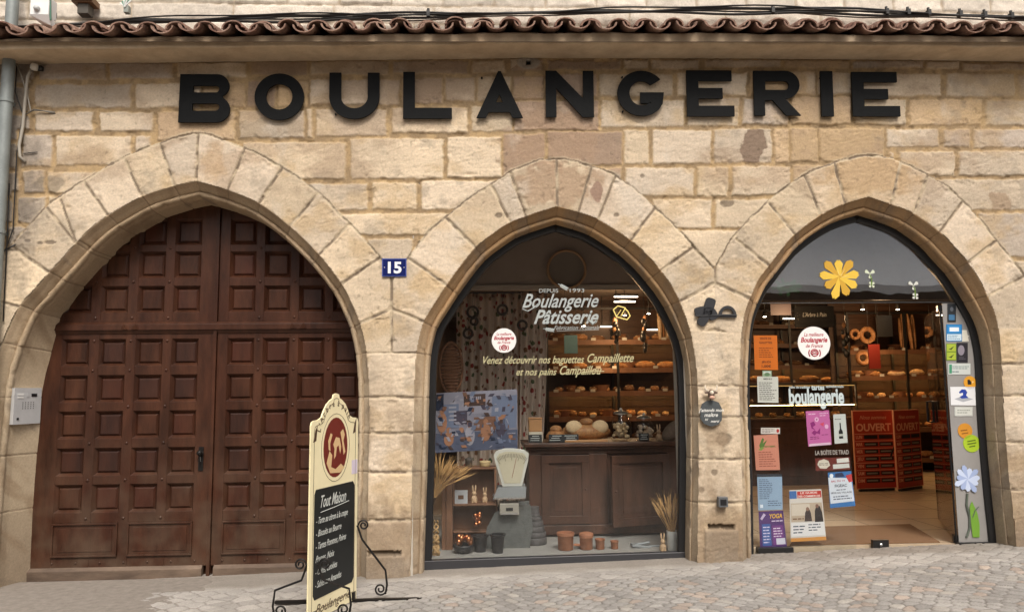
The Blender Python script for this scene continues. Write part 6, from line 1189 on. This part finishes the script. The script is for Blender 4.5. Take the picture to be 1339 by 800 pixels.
# round stickers
def round_sticker(cx, cy, r, label):
    c = P(cx, cy, PY - .006); R_ = r * mpp(PY); m = MB(); m.prism([c + Vector((R_ * math.cos(i * math.pi / 24), 0, R_ * math.sin(i * math.pi / 24))) for i in range(48)], (0, .0015, 0), flat('#e6e4e2', .5)); rd = flat('#a8283a', .5); o = Vector((0, -.0012, 0)); X_ = (1, 0, 0); Z_ = (0, 0, 1)
    m.text('La meilleure', c + o + Vector((0, 0, R_ * .42)), X_, Z_, R_ * .32, rd, shear=.3, fit=R_ * 1.2, bold=.01); m.text('Boulangerie', c + o + Vector((0, 0, R_ * .06)), X_, Z_, R_ * .42, rd, shear=.3, fit=R_ * 1.65, bold=.03); m.text('de France', c + o + Vector((0, 0, -R_ * .26)), X_, Z_, R_ * .30, rd, shear=.3, fit=R_ * 1.05, bold=.01)
    q = c + o + Vector((0, 0, -R_ * .58)); lw = R_ * .035
    m.tube([q + Vector((R_ * .22 * math.cos(i * math.pi / 8), 0, R_ * .2 * math.sin(i * math.pi / 8))) for i in range(17)], lw, rd, 4)
    for s_ in (-1, 1): m.tube([q + Vector((s_ * R_ * (.3 + .06 * math.sin(k)), 0, R_ * (-.22 + .13 * k))) for k in range(4)], lw, rd, 4)
    m.tube([q + Vector((-R_ * .15, 0, R_ * .05)), q + Vector((0, 0, R_ * .1)), q + Vector((R_ * .15, 0, R_ * .05))], lw, rd, 4); m.tube([q + Vector((-R_ * .2, 0, -R_ * .05)), q + Vector((R_ * .2, 0, -R_ * .05))], lw, rd, 4)
    ob = m.build('round_sticker', None, None, loc=c); tag(ob, label, 'sticker', 'round white stickers with red script')
round_sticker(659, 445, 16, 'round white sticker with red script on the middle shop window'); round_sticker(1064.5, 448.5, 22, 'larger round white sticker with red script on the entrance glass')
# lettering
def letter_obj(name, label, items, col, rough=.5, Y=None):
    Y = PY - .006 if Y is None else Y; m = MB(); mm = flat(col, rough)
    for it in items:
        if it[0] == 't':
            s, x0, x1, yb_, h, sh, bo = it[1:8]; a, b = P(x0, yb_, Y), P(x1, yb_ + (it[8] if len(it) > 8 else 0), Y); ux = (b - a); w_ = ux.length; ux.normalize(); m.text(s, a, ux, (0, 0, 1), h * mpp(Y), mm, shear=sh, bold=bo, align='l', fit=w_, th=.001)
        elif it[0] == 'p': m.prism([P(x, y, Y) for x, y in it[1]], (0, .001, 0), mm)
        elif it[0] == 'c': m.tube([P(x, y, Y) for x, y in it[1]], it[2] * mpp(Y), mm, 4)
    o = m.build(name, None, None, loc=P(items[0][2] if items[0][0] == 't' else items[0][1][0][0], 400, Y)); tag(o, label, 'lettering'); return o
def ear(cx, cy, L_, ang, n=5):
    out = []; ca, sa = math.cos(ang), math.sin(ang); T = lambda x, y: (cx + x * ca - y * sa, cy + x * sa + y * ca)
    out.append(('c', [T(-L_ * .6, 0), T(L_ * .9, 0)], .5))
    for k in range(n):
        x = -L_ * .35 + k * L_ * .22
        for s_ in (-1, 1): out.append(('p', [T(x, 0), T(x + L_ * .12, s_ * L_ * .17), T(x + L_ * .38, s_ * L_ * .26), T(x + L_ * .24, s_ * L_ * .05)]))
    return out
letter_obj('window_lettering', 'white shop name in slanted script with wheat ears on the middle window', [('t', 'Boulangerie', 683, 783, 402, 26, .45, .012, -.8), ('t', 'Pâtisserie', 698, 783, 423, 26, .45, .02, -.5), ('t', 'DEPUIS', 705, 730, 382.5, 7.2, 0, .0), ('t', '1993', 745, 764, 382, 7.2, 0, .0), ('t', 'Fabrication', 724, 756, 431, 8, .5, 0), ('t', 'Artisanale', 758, 784, 430.5, 8, .5, 0)] + ear(735, 374, 10, .5) + ear(716, 430.5, 10, .15) + [('c', [(728, 433), (745, 432.2), (783, 431.2)], .3), ('c', [(683, 404), (690, 407), (699, 402), (704, 397)], .9), ('c', [(768, 417), (775, 424), (780, 419)], 1.4)], '#a6adac')
letter_obj('window_lettering', 'two line cream slogan in slanted script low on the middle window', [('t', 'Venez découvrir nos baguettes', 632, 764, 475.5, 14, .4, .012, -1.2), ('t', 'Campaillette', 768, 829, 473.5, 16, .45, .014, -.6), ('t', 'et nos pains', 675, 728, 490.5, 13, .4, .012, -.5), ('t', 'Campaillou', 732, 787, 489.5, 16, .45, .014, -.5), ('c', [(762, 487), (775, 485.5), (790, 485.5)], .7)], '#b3ad86')
yl = mat('glow_yellow', (.7, .55, .15), .5, emit=(1, .75, .25), es=.5); m = MB(); Yn = PY + .02; m.tube([P(x, y, Yn) for x, y in ((802, 405), (808, 400), (816, 402), (821, 407), (824, 413), (820, 418), (813, 416), (806, 414), (802, 405))], .0055, yl, 6); m.tube([P(812, 413, Yn), P(818, 402, Yn)], .004, yl, 6); m.tube([P(806, 414, Yn), P(812, 405, Yn)], .003, yl, 6); o = m.build('outline_sign', None, None, loc=P(812, 410, Yn)); tag(o, 'small yellow outline sign of a pastry right of the white script', 'sign')  # a faint glow is put into the outline's yellow material
letter_obj('window_lettering', 'bold condensed pale lettering reading boulangerie on the entrance glass', [('t', 'boulangerie', 1032, 1104, 528, 28, 0, .035, -1.2), ('t', 'tartes', 1061, 1078, 509.5, 10, 0, .03, 0), ('t', 'pains de tradition', 1032, 1059, 507.5, 5, 0, .02, 0), ('t', 'sandwiches snacks', 1080, 1103, 506.5, 5, 0, .02, 0)], '#b9c6c8')
letter_obj('window_lettering', 'small grey capitals over the strip sticker on the door glass', [('t', 'LA BOÎTE DE TRAD', 1066, 1110, 594.5, 8, 0, .02, -1)], '#9a958f')
# flower stickers
def petals(m, c, n, r0, L_, w_, mm, a0=0., jit=.0, m2=None):
    for k in range(n):
        t = a0 + 2 * math.pi * k / n; d = Vector((math.cos(t), 0, math.sin(t))); s = Vector((-d.z, 0, d.x)); l = L_ * (1 + jit * math.sin(k * 2.3)); m.prism([q - Vector((0, .0006 * k, 0)) for q in [c + d * r0 + s * w_ * .15, c + d * (r0 + l * .4) + s * w_ * .30, c + d * (r0 + l * .78) + s * w_ * .5, c + d * (r0 + l) + s * w_ * .12, c + d * (r0 + l * .93), c + d * (r0 + l) - s * w_ * .14, c + d * (r0 + l * .78) - s * w_ * .5, c + d * (r0 + l * .4) - s * w_ * .30, c + d * r0 - s * w_ * .15]], (0, .0004, 0), m2 if (m2 and k % 2) else mm)
m = MB(); c = P(1098, 363, PY - .006); s1 = mpp(PY); petals(m, c, 9, .004, 27 * s1, 12 * s1, flat('#dcb840', .5), .2, .12, flat('#c69a2c', .5))
for k in range(8): t = .2 + k * math.pi / 4; d = Vector((math.cos(t), 0, math.sin(t))); m.tube([c + d * .02 - Vector((0, .001, 0)), c + d * .09 - Vector((0, .001, 0))], [.002, .0008], flat('#e8dfae', .5), 4)
m.lathe(c - Vector((0, .002, 0)), [(.016, 0), (.016, .001)], flat('#b8862a', .5), 12, axis='y'); o = m.build('flower_sticker', None, None, loc=c); tag(o, 'large yellow flower sticker high on the entrance glass', 'sticker')
m = MB(); c = P(1268, 626, PY - .012); petals(m, c - Vector((.02, 0, 0)), 11, .002, 17 * s1, 7.4 * s1, flat('#c3d0ea', .5), .1, .15, flat('#9fb0d6', .5)); gr1 = flat('#6f9c36', .5); gr2 = flat('#5a6358', .5)
m.prism([P(x, y, PY - .012) for x, y in ((1268, 662), (1271, 655), (1278, 670), (1281, 685), (1281, 702), (1272, 702), (1270, 685))], (0, .001, 0), gr1); m.tube([P(x, y, PY - .013) for x, y in ((1265, 645), (1264, 660), (1268, 675), (1268, 690), (1264, 702))], .009, gr2, 6); m.tube([P(x, y, PY - .013) for x, y in ((1280, 662), (1275, 667), (1272, 676))], .004, gr2, 5); o = m.build('flower_sticker', None, None, loc=c); tag(o, 'pale blue daisy sticker with green leaves low on the side panel', 'sticker')
for (x_, y_, lb, cl) in ((1138, 365, 'slim white and green tulip sticker right of the yellow flower', '#c9d0b8'), (1195, 380, 'small pale tulip sticker at the right of the transom', '#cfd0c8')):
    m = MB(); c = P(x_, y_, PY - .006); petals(m, c + Vector((0, 0, .05)), 3, .004, .045, .035, flat(cl, .5), math.pi / 6, .1); m.tube([c + Vector((0, 0, .04)), c + Vector((.012, 0, 0)), c + Vector((.008, 0, -.06))], .006, flat('#6b8a3c', .5), 5); petals(m, c + Vector((.01, 0, -.05)), 4, .002, .03, .025, flat(cl, .5), .7); o = m.build('flower_sticker', None, None, loc=c); tag(o, lb, 'sticker')
m = MB(); c = P(1029, 375, PY + .02); gl_ = flat('#2f5a2a', .6)
for k in range(9): t = k * 2.4; petals(m, c + Vector((.085 * math.cos(t), .002 * k, .03 * math.sin(t))), 3, .0, .055, .035, gl_, t)
o = m.build('leaf_cluster', None, None, loc=c); tag(o, 'dark green leaf cluster at the left of the transom', 'sticker')  # green leaf shapes set just behind the transom glass
Ysd = PY - .008
sd = lambda *a, **k: sheet('sticker', *a, Y=Ysd, **k)
sd('dark framed notice topmost on the side panel', 'sticker', R4(1239, 397, 1250, 421), '#23282e', [('r', .15, .6, .85, .9, '#3f6f96'), ('o', .5, .3, .2, .12, '#5a6068')])
sd('blue and white payment cards sticker high on the side panel', 'sticker', R4(1237.5, 424, 1258, 446), '#2478b8', [('r', .08, .06, .92, .5, '#2f8acb'), ('r', .2, .18, .8, .42, '#e6eef5'), ('r', .04, .58, .96, .96, '#c9dce6'), ('l', .1, .62, .9, .92, 3, '#4a7ca0')])
sd('white tag with a pointed side right of the payment sticker', 'sticker', [(1257.5, 431.5), (1264, 431.5), (1267, 446), (1258, 446.5)], '#d5d2c5', [('p', [(.6, .3), (1.25, .55), (.6, .75)], '#d5d2c5')])
sd('lime green double square sticker beside the dark round one', 'sticker', R4(1237.5, 449, 1250.5, 471), '#6f8a2a', [('r', .06, .04, .94, .46, '#a3b53a'), ('r', .06, .54, .94, .96, '#a3b53a'), ('p', [(.2, .34), (.4, .3), (.8, .14), (.5, .38)], '#2a3a1a'), ('p', [(.2, .82), (.4, .78), (.8, .62), (.5, .86)], '#2a3a1a')])
sd('dark sticker with a grey oval right of the lime green one', 'sticker', R4(1251, 448, 1265.5, 474), '#26242c', [('o', .4, .38, .3, .26, '#8a8490'), ('l', .2, .7, .85, .85, 2, '#6a6670')])
sd('white printed label under the lime green sticker', 'sticker', R4(1240, 475, 1269, 489.5), '#c5cbc8', [('l', .08, .2, .92, .55, 2, '#5f7a7c'), ('l', .08, .6, .6, .9, 1, '#7d8a8c'), ('r', .04, .1, .16, .9, '#3f8a6a')])
sd('large white square sticker with a blue curled figure', 'sticker', [(1242.5, 505.5), (1275, 505.5), (1276, 530), (1243.5, 529.5)], '#dfe1e4', [('p', [(.15, .66), (.5, .5), (.9, .66), (.5, .82)], '#a9adb5'), ('p', [(.34, .28), (.46, .14), (.6, .14), (.68, .3), (.62, .45), (.72, .6), (.44, .64), (.36, .55), (.5, .44), (.5, .32), (.36, .36)], '#26409c')])
sd('plain white label under the square blue figure sticker', 'sticker', R4(1248, 531.5, 1272, 544), '#b9bcb8', [('r', .05, .1, .95, .9, '#c9ccc6'), ('l', .15, .25, .85, .75, 2, '#8a8f88')])
def rsd(cx, cy, r, col, label, els=()):
    c = P(cx, cy, Ysd); R_ = r * mpp(Ysd); m = MB(); m.prism([c + Vector((R_ * math.cos(i * math.pi / 16), 0, R_ * math.sin(i * math.pi / 16))) for i in range(32)], (0, .0015, 0), flat(col, .5)); f = lambda u, v: c + Vector((u * R_, -.0008, v * R_))
    for k, (pl, cc2) in enumerate(els): m.add([f(*q) - Vector((0, .0002 * k, 0)) for q in pl], [tuple(range(len(pl)))], flat(cc2, .5))
    o = m.build('round_sticker', None, None, loc=c); tag(o, label, 'sticker')
rsd(1268.5, 500, 8.7, '#d99a2a', 'round amber sticker with a small black mark on the side panel', [([(-.4, -.3), (.2, -.3), (.2, .1), (-.1, .5), (-.4, .4)], '#1e1a16'), ([(.3, -.1), (.6, .1), (.4, .3)], '#f0d8a0')])
rsd(1262, 563, 10, '#c98a2c', 'round orange sticker over the lime round one on the side panel', [([(-.6, .1), (.3, .2), (.3, .05), (-.6, -.05)], '#8a5a1c'), ([(-.5, -.3), (.4, -.2), (.4, -.33), (-.5, -.43)], '#8a5a1c')])
rsd(1270.5, 579.5, 11.5, '#a3bf2c', 'round lime sticker under the orange round one', [([(-.5, .3), (.5, .45), (.5, .3), (-.5, .15)], '#5a7018'), ([(-.5, 0), (.55, .15), (.55, .0), (-.5, -.15)], '#5a7018'), ([(-.3, -.3), (.4, -.2), (.4, -.35), (-.3, -.45)], '#5a7018')])
